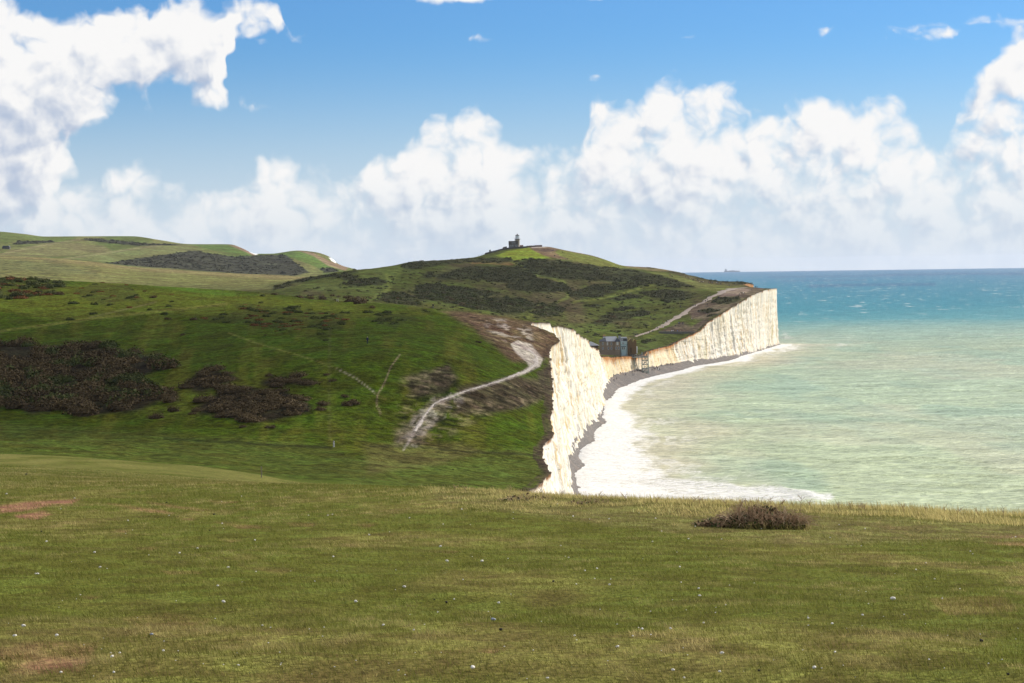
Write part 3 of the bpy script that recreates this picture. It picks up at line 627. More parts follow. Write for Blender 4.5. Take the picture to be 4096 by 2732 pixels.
# ------------------------------------------------------------------ land meshes
def land_material(name, s1, s2, bump, bump_d, stretch=(1, 1, 1)):
    m, nt, b = new_mat(name)
    geo = nt.nodes.new('ShaderNodeNewGeometry'); pos = vmth(nt, 'MULTIPLY', geo.outputs['Position'], stretch)
    at_ = N(nt, 'ShaderNodeAttribute', attribute_name='Col')
    n1 = N(nt, 'ShaderNodeTexNoise', {'Vector': pos, 'Scale': s1, 'Detail': 6.0, 'Roughness': 0.65})
    n2 = N(nt, 'ShaderNodeTexNoise', {'Vector': pos, 'Scale': s2, 'Detail': 5.0, 'Roughness': 0.6, 'Distortion': .6})
    f = mth(nt, 'MULTIPLY', smooth(nt, n1.outputs['Fac'], .32, .68, .50, 1.52), smooth(nt, n2.outputs['Fac'], .3, .7, .68, 1.32))
    c = N(nt, 'ShaderNodeVectorMath', {0: at_.outputs['Color'], 'Scale': f}, operation='SCALE').outputs[0]
    hs = N(nt, 'ShaderNodeHueSaturation', {'Color': c, 'Hue': smooth(nt, n2.outputs['Fac'], .3, .7, .475, .525)})
    nt.links.new(hs.outputs[0], b.inputs['Base Color'])
    b.inputs['Roughness'].default_value = 0.95; b.inputs['Specular IOR Level'].default_value = 0.02
    bm = N(nt, 'ShaderNodeBump', {'Strength': bump, 'Distance': bump_d, 'Height': n1.outputs['Fac']})
    nt.links.new(bm.outputs[0], b.inputs['Normal'])
    return m
M_NEAR = land_material('short_turf', 28.0, 2.2, 0.7, 0.03)
M_MID = land_material('rough_pasture', 0.60, 0.11, 1.0, 1.3)
M_FAR = land_material('downland', 0.22, 0.04, 1.0, 2.2)
M_FAR2 = land_material('far_downland', 0.12, 0.015, 0.6, 3.0)

def land(name, ys, nc, m, label):
    nr = len(ys); ye = np.maximum(ys, 1.5); uc = np.minimum(coast(np.maximum(ys, 0)) / ye, 0.36 + 34 / ye); ul = -0.55 - 45 / ye
    u0 = np.full(nr, -.30); u2 = np.where(uc > .33, .33, u0 + (uc - u0) * .97)
    seg = lambda a, b, n: a[:, None] + (b - a)[:, None] * np.linspace(0, 1, n, endpoint=False)[None]
    U = np.concatenate([seg(ul, u0, 46), seg(u0, u2, nc - 60), seg(u2, uc, 13), uc[:, None]], 1)
    X = U * ye[:, None]; Y = np.repeat(ys[:, None], nc, 1)
    x = X.ravel(); y = Y.ravel(); z = height(x, y)
    col, scrub, patch = paint_land(x, y, z)
    n = np.clip(1 - y / 60, 0, 1)
    z = z - patch * .015 * n + scrub * np.clip(y / 1500, 0, 1.2) * .8 * fbm(x / 5, y / 5, 77, 3)
    me = np_mesh(name, np.stack([x, y, z], 1), grid_faces(nr, nc), True, {'Col': col}, m)
    o = link(name, me); tag(o, label, None, None, 'structure'); return o
def geo(a, b, n): return np.exp(np.linspace(math.log(a), math.log(b), n))
yA = np.concatenate([np.linspace(-30, 1.3, 14), geo(1.5, 7, 14)[:-1], geo(7, 34, 170)[:-1], geo(34, 300, 110)])
land('ground', yA, 470, M_NEAR, 'short green turf of the near slope with bare reddish patches')
land('hill', geo(300, 1090, 330), 560, M_MID, 'dark green grassy hill ending at the near white cliff')
land('hill', geo(1090, 2420, 260), 560, M_FAR, 'scrubby headland hill under the lighthouse')
land('hill', geo(2420, 5600, 150), 450, M_FAR2, 'far pale green hills on the skyline')

# ------------------------------------------------------------------ chalk cliff
def cliff_material():
    m, nt, b = new_mat('chalk')
    geo_ = nt.nodes.new('ShaderNodeNewGeometry'); p = geo_.outputs['Position']
    a = N(nt, 'ShaderNodeAttribute', attribute_name='Col').outputs['Color']
    st = N(nt, 'ShaderNodeTexNoise', {'Vector': vmth(nt, 'MULTIPLY', p, (1, 1, .07)), 'Scale': .55, 'Detail': 7.0, 'Roughness': .62, 'Distortion': .5})
    bed = N(nt, 'ShaderNodeTexNoise', {'Vector': vmth(nt, 'MULTIPLY', p, (.06, .06, 1)), 'Scale': 1.3, 'Detail': 4.0, 'Roughness': .6})
    fine = N(nt, 'ShaderNodeTexNoise', {'Vector': p, 'Scale': 1.6, 'Detail': 6.0, 'Roughness': .65})
    big = N(nt, 'ShaderNodeTexNoise', {'Vector': vmth(nt, 'MULTIPLY', p, (1, 1, .25)), 'Scale': .07, 'Detail': 4.0})
    c = mixc(nt, smooth(nt, st.outputs['Fac'], .50, .66), a, mixc(nt, 1.0, a, (.84, .66, .40, 1), 'MULTIPLY'))
    c = mixc(nt, mth(nt, 'MULTIPLY', smooth(nt, st.outputs['Fac'], .46, .34), .45), c, (.36, .34, .30, 1))
    c = mixc(nt, mth(nt, 'MULTIPLY', smooth(nt, big.outputs['Fac'], .5, .68), .55), c, mixc(nt, 1.0, c, (.80, .78, .66, 1), 'MULTIPLY'))
    c = mixc(nt, mth(nt, 'MULTIPLY', smooth(nt, bed.outputs['Fac'], .60, .66), mth(nt, 'MULTIPLY', smooth(nt, fine.outputs['Fac'], .46, .58), .8)), c, (.25, .23, .20, 1))
    nt.links.new(c, b.inputs['Base Color'])
    b.inputs['Roughness'].default_value = .95; b.inputs['Specular IOR Level'].default_value = .1
    h = mth(nt, 'ADD', mth(nt, 'MULTIPLY', st.outputs['Fac'], 1.2), mth(nt, 'MULTIPLY', fine.outputs['Fac'], .8))
    bm = N(nt, 'ShaderNodeBump', {'Strength': .7, 'Distance': .5, 'Height': h}); nt.links.new(bm.outputs[0], b.inputs['Normal'])
    return m
M_CHALK = cliff_material()
def build_cliff():
    ys = np.concatenate([np.arange(-30, 240, 4), np.arange(240, 700, .8), np.arange(700, 1150, .7), np.arange(1150, _tip - 6, .55), np.arange(_tip - 6, _tip + 30, .4), np.arange(_tip + 30, 2700, 5)])
    xc = coast(ys); xf = foot(ys)
    tx = np.gradient(0.5 * (xc + xf), ys); nrm = np.stack([1 / np.hypot(1, tx), -tx / np.hypot(1, tx)], 1)
    s = np.concatenate([[0], np.cumsum(np.hypot(np.diff(xc), np.diff(ys)))])
    gap = np.interp(ys, [0, 1085, 1110, 1290, 1330, 4000], [0, 0, 1, 1, 0, 0])
    endf = np.interp(ys, [0, _tip - 60, _tip - 15, 4000], [1, 1, .35, .35])
    # turf lip: a little inland, over the edge, then the face down to the foot
    jag = (2.6 * (fbm(s / 7, s * 0, 101, 3) - .5) + 1.1 * (vnoise(s / 1.7, s * 0, 105) - .5)) * np.interp(ys, [0, 300, 500, 640, 655, 735, 750], [.4, .5, .6, .6, .35, .35, 1]) * endf
    nv = 62; tt = np.linspace(0, 1, nv) ** 0.95
    V = []; CO = []
    ztop = height(xc, ys)
    lipz = 0.25 + .25 * fbm(s / 5, s * 0, 111, 2)
    for d_in, up in ((3.4, -.4), (1.7, .10), (0.7, .25)):
        x = xc - d_in * nrm[:, 0]; y = ys - d_in * nrm[:, 1] * .0
        z = height(x, y) + up * (lipz if up > 0 else 1)
        V.append(np.stack([x, y, z], 1))
        g = fbm(s / 6, s * 0 + d_in, 113, 3)[:, None]
        pc = paint_land(x, ys, z)[0]; g = (.75 * sstep(g, .35, .6)) * (1 if d_in < 3 else .5)
        CO.append(pc * (1 - g) + np.array([[.070, .048, .032]]) * g)
    H = np.maximum(ztop - footz(ys), 1)
    soil_h = np.interp(ys, [0, 300, 340, 1000, 1085, 1130, 1330, 1420, 3000], [.7, .7, .5, .5, 1.2, 2.0, 1.3, .7, .6]) * (.5 + fbm(s / 9, s * 0, 121, 3))
    for t in tt:
        z = ztop + .25 * lipz - t * (H + 1.2)
        k = np.interp(t, [0, .06, .35, .8, 1], [0, .10, .35, .80, 1.0])
        cx = xc + jag * (1 - t) * .8 + (xf - xc) * k
        # buttresses, ribs and joints, all running down the face
        wob = 1.3 * (fbm(z / 9, s / 30, 131, 2) - .5)
        blk = _hash(np.floor((s + .7 * wob) / 3.1 + 2 * fbm(s / 9, s * 0, 143, 2)), np.floor(z / 9 + 3 * fbm(s / 8, s * 0, 145, 2)), 7) - .5
        blk2 = _hash(np.floor((s + .4 * wob) / 1.3), np.floor(z / 3.2 + 2 * fbm(s / 4, s * 0, 147, 2)), 9) - .5
        r = 2.6 * (fbm((s + wob) / 15, t * .5, 141, 2) - .5) + 1.5 * (1 - np.abs(2 * vnoise((s + .5 * wob) / 5.2, t * .8, 151) - 1) - .5) + .9 * (vnoise((s + .5 * wob) / 2.1, t * 1.6, 161) - .5) + .62 * blk + .36 * blk2 + .3 * (vnoise(s / .9, z / 3.5, 165) - .5)
        ledge = .65 * (np.floor(2 * (z / 5.2 + .8 * fbm(s / 25, s * 0, 171, 2))) % 2 - .5) * (vnoise(s / 6, z / 5, 175) > .55) + .5 * (vnoise(s / 3.0, z / .9, 181) - .5)
        amp = np.interp(t, [0, .04, .2, 1], [0, .45, 1, 1]) * (1 - .35 * gap) * np.interp(xf - xc, [0, 1.5, 4], [.25, .7, 1]) * np.interp(H, [0, 15, 40], [.5, .7, 1])
        fl = np.interp(t, [0, .86, 1], [0, 0, 1]) * 2.0 * fbm(s / 4, s * 0 + 3, 185, 3)     # fallen blocks at the foot
        d = (r + ledge) * amp + fl - .8 * amp
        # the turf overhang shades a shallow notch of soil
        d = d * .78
        x = cx + d * nrm[:, 0]; y = ys + d * nrm[:, 1]
        x = np.where(t < .02, xc + jag * .8 + .25, x)
        V.append(np.stack([x, y, z], 1))
        dep = t * H
        soil_h = np.where(ys > _tip + 60, 40, soil_h)
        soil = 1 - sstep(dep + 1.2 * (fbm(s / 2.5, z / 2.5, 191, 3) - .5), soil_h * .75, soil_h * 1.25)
        white = np.array([[.77, .715, .62]]); cream = np.array([[.72, .60, .41]]); org = np.array([[.42, .20, .075]]); dark = np.array([[.070, .048, .030]])
        cm = np.clip(gap * (.48 + .9 * fbm(s / 14, z / 8, 195, 3)), 0, 1) + .35 * sstep(fbm(s / 11, z / 26, 201, 3), .52, .72)
        cm = np.clip(cm, 0, 1)[:, None]
        c = white * (1 - cm) + cream * cm
        och = np.clip(sstep(dep, soil_h * 2.6, soil_h * .9) * (.12 + .5 * gap), 0, 1)[:, None]
        c = c * (1 - och) + org * och
        gg = (sstep(fbm(s / 7, z / 14, 211, 3), .60, .74) * sstep(t + 0 * s, .45, .8) * .5)[:, None]
        c = c * (1 - gg) + np.array([[.42, .41, .24]]) * gg
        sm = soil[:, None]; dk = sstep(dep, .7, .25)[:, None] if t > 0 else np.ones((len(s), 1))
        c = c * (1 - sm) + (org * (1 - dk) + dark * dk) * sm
        CO.append(c)
    V = np.stack(V, 1); CO = np.stack(CO, 1); nr, nc = V.shape[:2]
    mi = np.zeros((nr - 1, nc - 1), int); mi[:, :3] = 1
    me = np_mesh('cliff', V.reshape(-1, 3), grid_faces(nr, nc)[:, ::-1], True, {'Col': CO.reshape(-1, 3)}, [M_CHALK, M_MID], mi.ravel())
    o = link('cliff', me); tag(o, 'long white chalk cliff face curving round the bay', None, None, 'structure')
build_cliff()

# ------------------------------------------------------------------ clouds added out of view to lay thin shade on two hills
def shade_cloud(ground, scale, opacity, turn):
    m, nt, b = new_mat('added_shade_cloud')
    CLOUD_OPACITY = opacity
    tc = nt.nodes.new('ShaderNodeTexCoord').outputs['Object']
    sep = N(nt, 'ShaderNodeSeparateXYZ', {0: tc}); flat_ = N(nt, 'ShaderNodeCombineXYZ', {0: sep.outputs[0], 1: sep.outputs[1], 2: 0.0}).outputs[0]
    r = vmth(nt, 'LENGTH', flat_, out=1)
    nz = N(nt, 'ShaderNodeTexNoise', {'Vector': flat_, 'Scale': 2.4, 'Detail': 5.0, 'Roughness': .55})
    e = mth(nt, 'ADD', r, mth(nt, 'MULTIPLY', mth(nt, 'SUBTRACT', nz.outputs['Fac'], .5), .5))
    op = mth(nt, 'MULTIPLY', smooth(nt, e, .93, .62), CLOUD_OPACITY)
    b.inputs['Base Color'].default_value = (.9, .9, .9, 1); b.inputs['Roughness'].default_value = 1; b.inputs['Specular IOR Level'].default_value = 0
    nt.links.new(op, b.inputs['Alpha'])
    t = (900 - ground[2]) / SUN_DIR.z
    bm = bmesh.new(); bmesh.ops.create_icosphere(bm, subdivisions=4, radius=1.0)
    for v in bm.verts:
        k = 1 + .12 * (float(fbm(np.array([v.co.x * 3 + 5]), np.array([v.co.y * 3 + v.co.z * 2]), 601, 3)[0]) - .5); v.co = v.co * k
    me = bpy.data.meshes.new('cloud'); bm.to_mesh(me); bm.free(); me.materials.append(m); me.polygons.foreach_set('use_smooth', [True] * len(me.polygons))
    o = link('cloud', me); c = Vector(ground) + SUN_DIR * t
    o.location = c; o.scale = scale; o.rotation_euler = (0, 0, R(turn)); tag(o, 'thin cloud added out of view to shade the slopes', None, None, 'structure')
shade_cloud((-180, 515, 42), (205, 190, 30), .42, -4)
shade_cloud((-110, 1580, 40), (240, 330, 34), .26, -8)

# ------------------------------------------------------------------ shingle beach
def build_beach():
    m, nt, b = new_mat('shingle')
    p = nt.nodes.new('ShaderNodeNewGeometry').outputs['Position']
    n1 = N(nt, 'ShaderNodeTexNoise', {'Vector': p, 'Scale': 1.6, 'Detail': 8.0, 'Roughness': .75})
    n2 = N(nt, 'ShaderNodeTexNoise', {'Vector': p, 'Scale': .16, 'Detail': 4.0})
    n3 = N(nt, 'ShaderNodeTexVoronoi', {'Vector': p, 'Scale': 1.1})
    c = mixc(nt, smooth(nt, n1.outputs['Fac'], .35, .68), (.052, .043, .036, 1), (.145, .120, .098, 1))
    c = mixc(nt, mth(nt, 'MULTIPLY', smooth(nt, n2.outputs['Fac'], .5, .65), .4), c, (.22, .16, .12, 1))
    c = mixc(nt, smooth(nt, n3.outputs['Distance'], .16, .10), c, (.62, .58, .52, 1))
    nt.links.new(c, b.inputs['Base Color']); b.inputs['Roughness'].default_value = .85
    bm = N(nt, 'ShaderNodeBump', {'Strength': .6, 'Distance': .3, 'Height': n1.outputs['Fac']}); nt.links.new(bm.outputs[0], b.inputs['Normal'])
    ys = np.arange(300, _tip + 40, 1.2); nc = 16
    xf = foot(ys); xw = np.maximum(water_edge(ys), xf + .6)
    X = (xf - 3)[:, None] + (xw - xf + 10)[:, None] * np.linspace(0, 1, nc)[None]; Y = np.repeat(ys[:, None], nc, 1)
    x = X.ravel(); y = Y.ravel(); z = beach_z(x, y) + .7 * (fbm(x / 5, y / 5, 221, 3) - .5) + .15 * (vnoise(x, y, 225) - .5)
    me = np_mesh('beach', np.stack([x, y, z], 1), grid_faces(len(ys), nc), True, None, m)
    tag(link('beach', me), 'narrow dark shingle beach under the cliffs', None, None, 'structure')
build_beach()

# ------------------------------------------------------------------ sea
RE = 7.4e6
def build_sea():
    pmax, pmin = 330.0, 8.35
    Yr = []
    for p in np.arange(pmax, pmin, -.42):
        q = p / F; disc = q * q - 2 * EYE / RE
        if disc <= 0: break
        Yr.append((q - math.sqrt(disc)) * RE)
    Yr = np.array(Yr + [30000, 34000, 40000, 48000]); Yr = np.unique(Yr); Yr = Yr[Yr > 300]
    Yr = np.concatenate([[40, 90, 140, 190, 240], Yr]) ; nc = 560
    U = np.concatenate([np.linspace(-.12, .37, nc - 24), np.linspace(.38, 1.0, 24)])
    X = Yr[:, None] * U[None]; x = X.ravel(); y = np.repeat(Yr, nc)
    px, py = project(x, y, np.zeros_like(x))
    sx = water_edge(np.minimum(y, _tip)); dsh = x - sx
    dsh = np.where(y > _tip, np.hypot(np.maximum(x - 214, 0) , (y - _tip) * 1.0) * np.where(x > 150, 1, .8), dsh)
    # swell running in to the shore, dying with distance
    A = np.clip(1 - y / 5200, .0, 1) * np.clip(dsh / 30, .12, 1)
    h = 0
    for k, (wl, dx, dy, a) in enumerate(((46, .45, .89, .30), (31, .30, .95, .22), (21, .62, .78, .16), (14.5, .15, .99, .11), (9.5, .75, .66, .07))):
        ph = (x * dx + y * dy) / wl * 2 * math.pi + 5 * fbm(x / (wl * 2.2), y / (wl * 2.2), 231 + k, 2)
        am = .35 + 1.3 * fbm(x / (wl * 1.6), y / (wl * 1.6), 241 + k, 2) ** 2 * 1.6
        keep = np.clip((wl / (y * y / EYE / F * .42 * 2.2 + 1e-3)), 0, 1)
        h = h + a * am * keep * (np.abs(np.sin(ph / 2)) ** .7 * -2 + 1.0)
    h = h * A
    # a line of breakers off the shore
    brk = np.exp(-((dsh - 52 - 24 * fbm(y / 60, y * 0, 251, 3)) / 3.5) ** 2) * sstep(vnoise(y / 80, x / 150, 255), .5, .85) * (y < 1300) * (y > 500)
    h = h + 1.0 * brk
    z = h - (x * x + y * y) / (2 * RE)
    # water body: milky with chalk near the shore, clear blue-green outside, deeper blue far away
    far = fbm(x / 420, y / 900, 261, 4)
    st = np.array([300, 700, 1050, 1500, 1850, 2250, 2900, 4500, 9000, 20000, 48000], float)
    sc_ = np.array([[.49, .53, .29], [.48, .54, .31], [.43, .51, .31], [.39, .44, .26], [.29, .41, .29], [.085, .28, .27], [.02, .205, .235], [.013, .18, .23], [.018, .155, .235], [.028, .135, .24], [.036, .125, .23]])
    yy = y * (1 + .28 * (far - .5)) * (1 + .0 * x)
    col = np.stack([np.interp(np.log(yy), np.log(st), sc_[:, i]) for i in range(3)], 1)
    milky = 1 - sstep(dsh + 60 * (fbm(x / 45, y / 90, 271, 4) - .5), 8, 75)
    milky = np.maximum(milky, .38 * sstep(fbm(x / 60, y / 130, 281, 4), .52, .68) * (1 - sstep(y, 1500, 2100)))
    milky = milky * (y < 2300)
    col = col * (1 - milky[:, None] * .8) + np.array([[.58, .51, .34]]) * milky[:, None] * .8
    gr = sstep(fbm(x / 38, y / 110, 291, 4), .52, .70) * (y < 1900) * (1 - milky)
    col = col * (1 - .5 * gr[:, None]) + np.array([[.30, .42, .28]]) * .5 * gr[:, None]
    # far cloud shadows painted into the water colour as dark streaks
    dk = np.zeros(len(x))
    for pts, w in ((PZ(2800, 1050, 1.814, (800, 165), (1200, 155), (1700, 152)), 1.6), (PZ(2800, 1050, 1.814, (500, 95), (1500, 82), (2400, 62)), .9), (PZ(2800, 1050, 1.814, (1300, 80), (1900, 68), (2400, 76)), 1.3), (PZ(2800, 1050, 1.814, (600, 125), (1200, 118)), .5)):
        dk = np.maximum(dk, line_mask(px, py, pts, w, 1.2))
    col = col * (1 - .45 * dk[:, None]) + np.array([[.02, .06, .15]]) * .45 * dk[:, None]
    # foam: along the water's edge, at the headland and on the breakers
    fw = np.interp(y, [300, 560, 640, 800, 950, 1150, 1300, 1480, 1600, _tip, _tip + 60, _tip + 160], [40, 35, 28, 22, 13, 13, 14, 16, 18, 12, 4, 0])
    d2 = np.where(y > _tip, np.hypot(np.maximum(x - 222, 0), (y - _tip) * 1.6), dsh)
    d2 = np.where((y > _tip + 10) & (x < 222), (y - _tip) * .8, d2)
    foam = 1 - sstep(d2 / fw + .9 * (fbm(x / 11, y / 28, 301, 4) - .5), .55, 1.35)
    foam = np.maximum(foam, brk * .55)
    for poly, a in (([(560, 500), (600, 470), (640, 474), (720, 480), (800, 488), (835, 492), (820, 502)], .82), ([(560, 500), (600, 420), (650, 440), (640, 480), (600, 500)], .5),
                    (PZ(2800, 1050, 1.814, (560, 480), (640, 500), (700, 540), (1400, 540), (1000, 552), (620, 560)), .62), (PZ(2800, 1050, 1.814, (560, 600), (700, 585), (780, 610), (620, 640), (420, 690)), .8),
                    (PZ(2800, 1050, 1.814, (430, 700), (700, 712), (690, 722), (440, 716)), .5), (PZ(2800, 1050, 1.814, (970, 590), (1020, 575), (1100, 590), (1060, 600)), .9)):
        foam = np.maximum(foam, a * poly_mask(px, py, poly, 8, ((fbm(x / 9, y / 40, 311, 3) - .5) * 22, (fbm(x / 9, y / 40, 317, 3) - .5) * 9)))
    foam = np.maximum(foam, .58 * (1 - sstep(d2 / fw, 1.0, 3.4)) * sstep(fbm(d2 / 6.5, y / 48, 331, 4), .46, .60) * (y < 1700))
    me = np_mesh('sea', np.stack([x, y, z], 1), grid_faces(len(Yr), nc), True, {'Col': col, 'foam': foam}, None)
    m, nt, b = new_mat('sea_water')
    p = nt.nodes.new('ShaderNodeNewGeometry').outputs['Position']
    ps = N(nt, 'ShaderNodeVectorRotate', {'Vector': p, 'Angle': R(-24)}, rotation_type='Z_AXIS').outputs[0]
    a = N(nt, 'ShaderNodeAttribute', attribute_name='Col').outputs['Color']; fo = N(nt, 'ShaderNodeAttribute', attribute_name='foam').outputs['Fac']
    sep = N(nt, 'ShaderNodeSeparateXYZ', {0: p}); dist = sep.outputs[1]
    n1 = N(nt, 'ShaderNodeTexNoise', {'Vector': vmth(nt, 'MULTIPLY', ps, (.45, 1, 1)), 'Scale': .50, 'Detail': 6.0, 'Roughness': .62, 'Distortion': .4})
    n2 = N(nt, 'ShaderNodeTexNoise', {'Vector': vmth(nt, 'MULTIPLY', ps, (.5, 1, 1)), 'Scale': .045, 'Detail': 5.0, 'Roughness': .6})
    n3 = N(nt, 'ShaderNodeTexNoise', {'Vector': vmth(nt, 'MULTIPLY', ps, (.6, 1, 1)), 'Scale': .85, 'Detail': 5.0, 'Roughness': .7, 'Distortion': 1.2})
    n4 = N(nt, 'ShaderNodeTexNoise', {'Vector': vmth(nt, 'MULTIPLY', ps, (.5, 1, 1)), 'Scale': .011, 'Detail': 5.0, 'Roughness': .6})
    n6 = N(nt, 'ShaderNodeTexNoise', {'Vector': vmth(nt, 'MULTIPLY', ps, (.22, 1, 1)), 'Scale': .16, 'Detail': 4.0, 'Roughness': .6, 'Distortion': .5})
    v = mth(nt, 'MULTIPLY', smooth(nt, n1.outputs['Fac'], .32, .68, .76, 1.24), mth(nt, 'MULTIPLY', smooth(nt, n2.outputs['Fac'], .3, .7, .86, 1.12), smooth(nt, n6.outputs['Fac'], .34, .66, .86, 1.12)))
    c = N(nt, 'ShaderNodeVectorMath', {0: a, 'Scale': v}, operation='SCALE').outputs[0]
    # lace of foam where the foam weight is high, whitecaps outside
    t = mth(nt, 'ADD', mth(nt, 'MULTIPLY', fo, 1.05), mth(nt, 'MULTIPLY', mth(nt, 'ADD', mth(nt, 'SUBTRACT', n3.outputs['Fac'], .5), mth(nt, 'MULTIPLY', mth(nt, 'SUBTRACT', n1.outputs['Fac'], .5), .7)), 1.6))
    lace = mth(nt, 'MULTIPLY', smooth(nt, t, .34, 1.0), smooth(nt, fo, .02, .25))
    cap = mth(nt, 'MULTIPLY', smooth(nt, n2.outputs['Fac'], .53, .60), smooth(nt, n1.outputs['Fac'], .565, .66))
    n5 = N(nt, 'ShaderNodeTexNoise', {'Vector': vmth(nt, 'MULTIPLY', p, (.06, .009, 1)), 'Scale': 1.0, 'Detail': 3.0, 'Roughness': .6})
    capf = mth(nt, 'MULTIPLY', smooth(nt, n5.outputs['Fac'], .605, .66), smooth(nt, n4.outputs['Fac'], .44, .56))
    caps = mth(nt, 'MAXIMUM', mth(nt, 'MULTIPLY', cap, smooth(nt, dist, 700, 1500, .42, .7)), mth(nt, 'MULTIPLY', capf, smooth(nt, dist, 1800, 3500, 0, .85)))
    w = mth(nt, 'MAXIMUM', lace, caps, clamp=True)
    c = mixc(nt, w, c, (.80, .785, .75, 1))
    nt.links.new(c, b.inputs['Base Color'])
    nt.links.new(mth(nt, 'ADD', .34, mth(nt, 'MULTIPLY', w, .5)), b.inputs['Roughness'])
    b.inputs['IOR'].default_value = 1.33
    nt.links.new(smooth(nt, w, 0, 1, .10, .02), b.inputs['Specular IOR Level'])
    hgt = mth(nt, 'ADD', mth(nt, 'MULTIPLY', n1.outputs['Fac'], .9), mth(nt, 'MULTIPLY', n2.outputs['Fac'], 2.2))
    bm = N(nt, 'ShaderNodeBump', {'Strength': 1.0, 'Distance': 1.8, 'Height': hgt}); nt.links.new(bm.outputs[0], b.inputs['Normal'])
    me.materials.append(m)
    tag(link('sea', me), 'pale chalky green sea turning teal and blue to the horizon', None, None, 'structure')
build_sea()
# ------------------------------------------------------------------ small mesh builder
class MB:
    def __init__(s): s.v = []; s.f = []
    def add(s, V, Fc):
        o = len(s.v); s.v += [tuple(v) for v in V]; s.f += [tuple(i + o for i in f) for f in Fc]; return s
    def box(s, x0, x1, y0, y1, z0, z1):
        return s.add([(x0, y0, z0), (x1, y0, z0), (x1, y1, z0), (x0, y1, z0), (x0, y0, z1), (x1, y0, z1), (x1, y1, z1), (x0, y1, z1)],
                     [(0, 3, 2, 1), (4, 5, 6, 7), (0, 1, 5, 4), (1, 2, 6, 5), (2, 3, 7, 6), (3, 0, 4, 7)])
    def prism(s, prof, y0, y1):      # outline in x,z (counter-clockwise seen from the front) pushed back along y
        n = len(prof)
        return s.add([(x, y0, z) for x, z in prof] + [(x, y1, z) for x, z in prof],
                     [tuple(range(n)), tuple(range(2 * n - 1, n - 1, -1))] + [(i, i + n, (i + 1) % n + n, (i + 1) % n) for i in range(n)])
    def tube(s, pts, rad, n=6):
        pts = [Vector(p) for p in pts]; rad = rad if hasattr(rad, '__len__') else [rad] * len(pts); V = []; Fc = []
        for i, p in enumerate(pts):
            d = (pts[min(i + 1, len(pts) - 1)] - pts[max(i - 1, 0)]).normalized()
            a = d.orthogonal().normalized() if i == 0 else (a - d * a.dot(d)).normalized()
            b = d.cross(a)
            V += [p + (a * math.cos(2 * math.pi * k / n) + b * math.sin(2 * math.pi * k / n)) * rad[i] for k in range(n)]
        for i in range(len(pts) - 1):
            Fc += [(i * n + k, i * n + (k + 1) % n, (i + 1) * n + (k + 1) % n, (i + 1) * n + k) for k in range(n)]
        Fc += [tuple(range(n - 1, -1, -1)), tuple((len(pts) - 1) * n + k for k in range(n))]
        return s.add(V, Fc)
    def lathe(s, prof, n=24, cx=0, cy=0):
        V = [(cx + r * math.cos(2 * math.pi * k / n), cy + r * math.sin(2 * math.pi * k / n), z) for r, z in prof for k in range(n)]
        Fc = [(i * n + k, i * n + (k + 1) % n, (i + 1) * n + (k + 1) % n, (i + 1) * n + k) for i in range(len(prof) - 1) for k in range(n)]
        return s.add(V, Fc + [tuple(range(n - 1, -1, -1)), tuple((len(prof) - 1) * n + k for k in range(n))])
    def build(s, name, m, parent=None, loc=None, smooth_=False):
        me = bpy.data.meshes.new(name); me.from_pydata(s.v, [], s.f); me.materials.append(m); me.update()
        if smooth_: me.polygons.foreach_set('use_smooth', [True] * len(me.polygons))
        return link(name, me, parent, loc)
def hit1(px, py, **k): return Vector(ground_hits([(px, py)], **k)[0])
def Zp(z, x, y): return PZ(*z, (x, y))[0]
Z1, Z2, Z3 = (1900, 880, 3.918), (2250, 1280, 4.702), (2500, 1050, 3.359)
Z5, Z6, Z7, Z8 = (1500, 1150, 2.091), (0, 1050, 2.091), (700, 1100, 2.24), (0, 900, 1.567)
ZA, ZB = (0, 1780, 1.148), (2048, 1780, 1.148)

# ------------------------------------------------------------------ shrubs
def leaf_mat(name, cols, rough=.8):
    m, nt, b = new_mat(name)
    a = N(nt, 'ShaderNodeAttribute', attribute_name='tint').outputs['Fac']
    oi = nt.nodes.new('ShaderNodeObjectInfo').outputs['Random']
    r = nt.nodes.new('ShaderNodeValToRGB'); nt.links.new(a, r.inputs[0])
    els = r.color_ramp.elements
    while len(els) < len(cols): els.new(.5)
    for i, c in enumerate(cols): els[i].position = i / (len(cols) - 1); els[i].color = (*c, 1)
    c = N(nt, 'ShaderNodeVectorMath', {0: r.outputs[0], 'Scale': mth(nt, 'ADD', .72, mth(nt, 'MULTIPLY', oi, .56))}, operation='SCALE').outputs[0]
    nt.links.new(c, b.inputs['Base Color']); b.inputs['Roughness'].default_value = rough; b.inputs['Specular IOR Level'].default_value = .12
    return m
M_GORSE = leaf_mat('gorse_leaf', [(.030, .040, .009), (.048, .060, .013), (.072, .082, .020), (.105, .105, .030)])
M_THORN = leaf_mat('thorn_twig', [(.040, .026, .010), (.070, .046, .018), (.100, .068, .028), (.135, .095, .042)])
M_BRACK = leaf_mat('bracken_frond', [(0.065, 0.026, 0.010), (0.124, 0.049, 0.017), (0.173, 0.070, 0.022), (0.216, 0.108, 0.035)])
M_SCRUB = leaf_mat('scrub_leaf', [(.030, .034, .011), (.050, .052, .016), (.072, .066, .024), (.100, .082, .040)])
M_FSCRUB = leaf_mat('far_scrub_leaf', [(0.037, 0.037, 0.018), (0.051, 0.049, 0.025), (0.061, 0.055, 0.029), (0.081, 0.071, 0.039)])
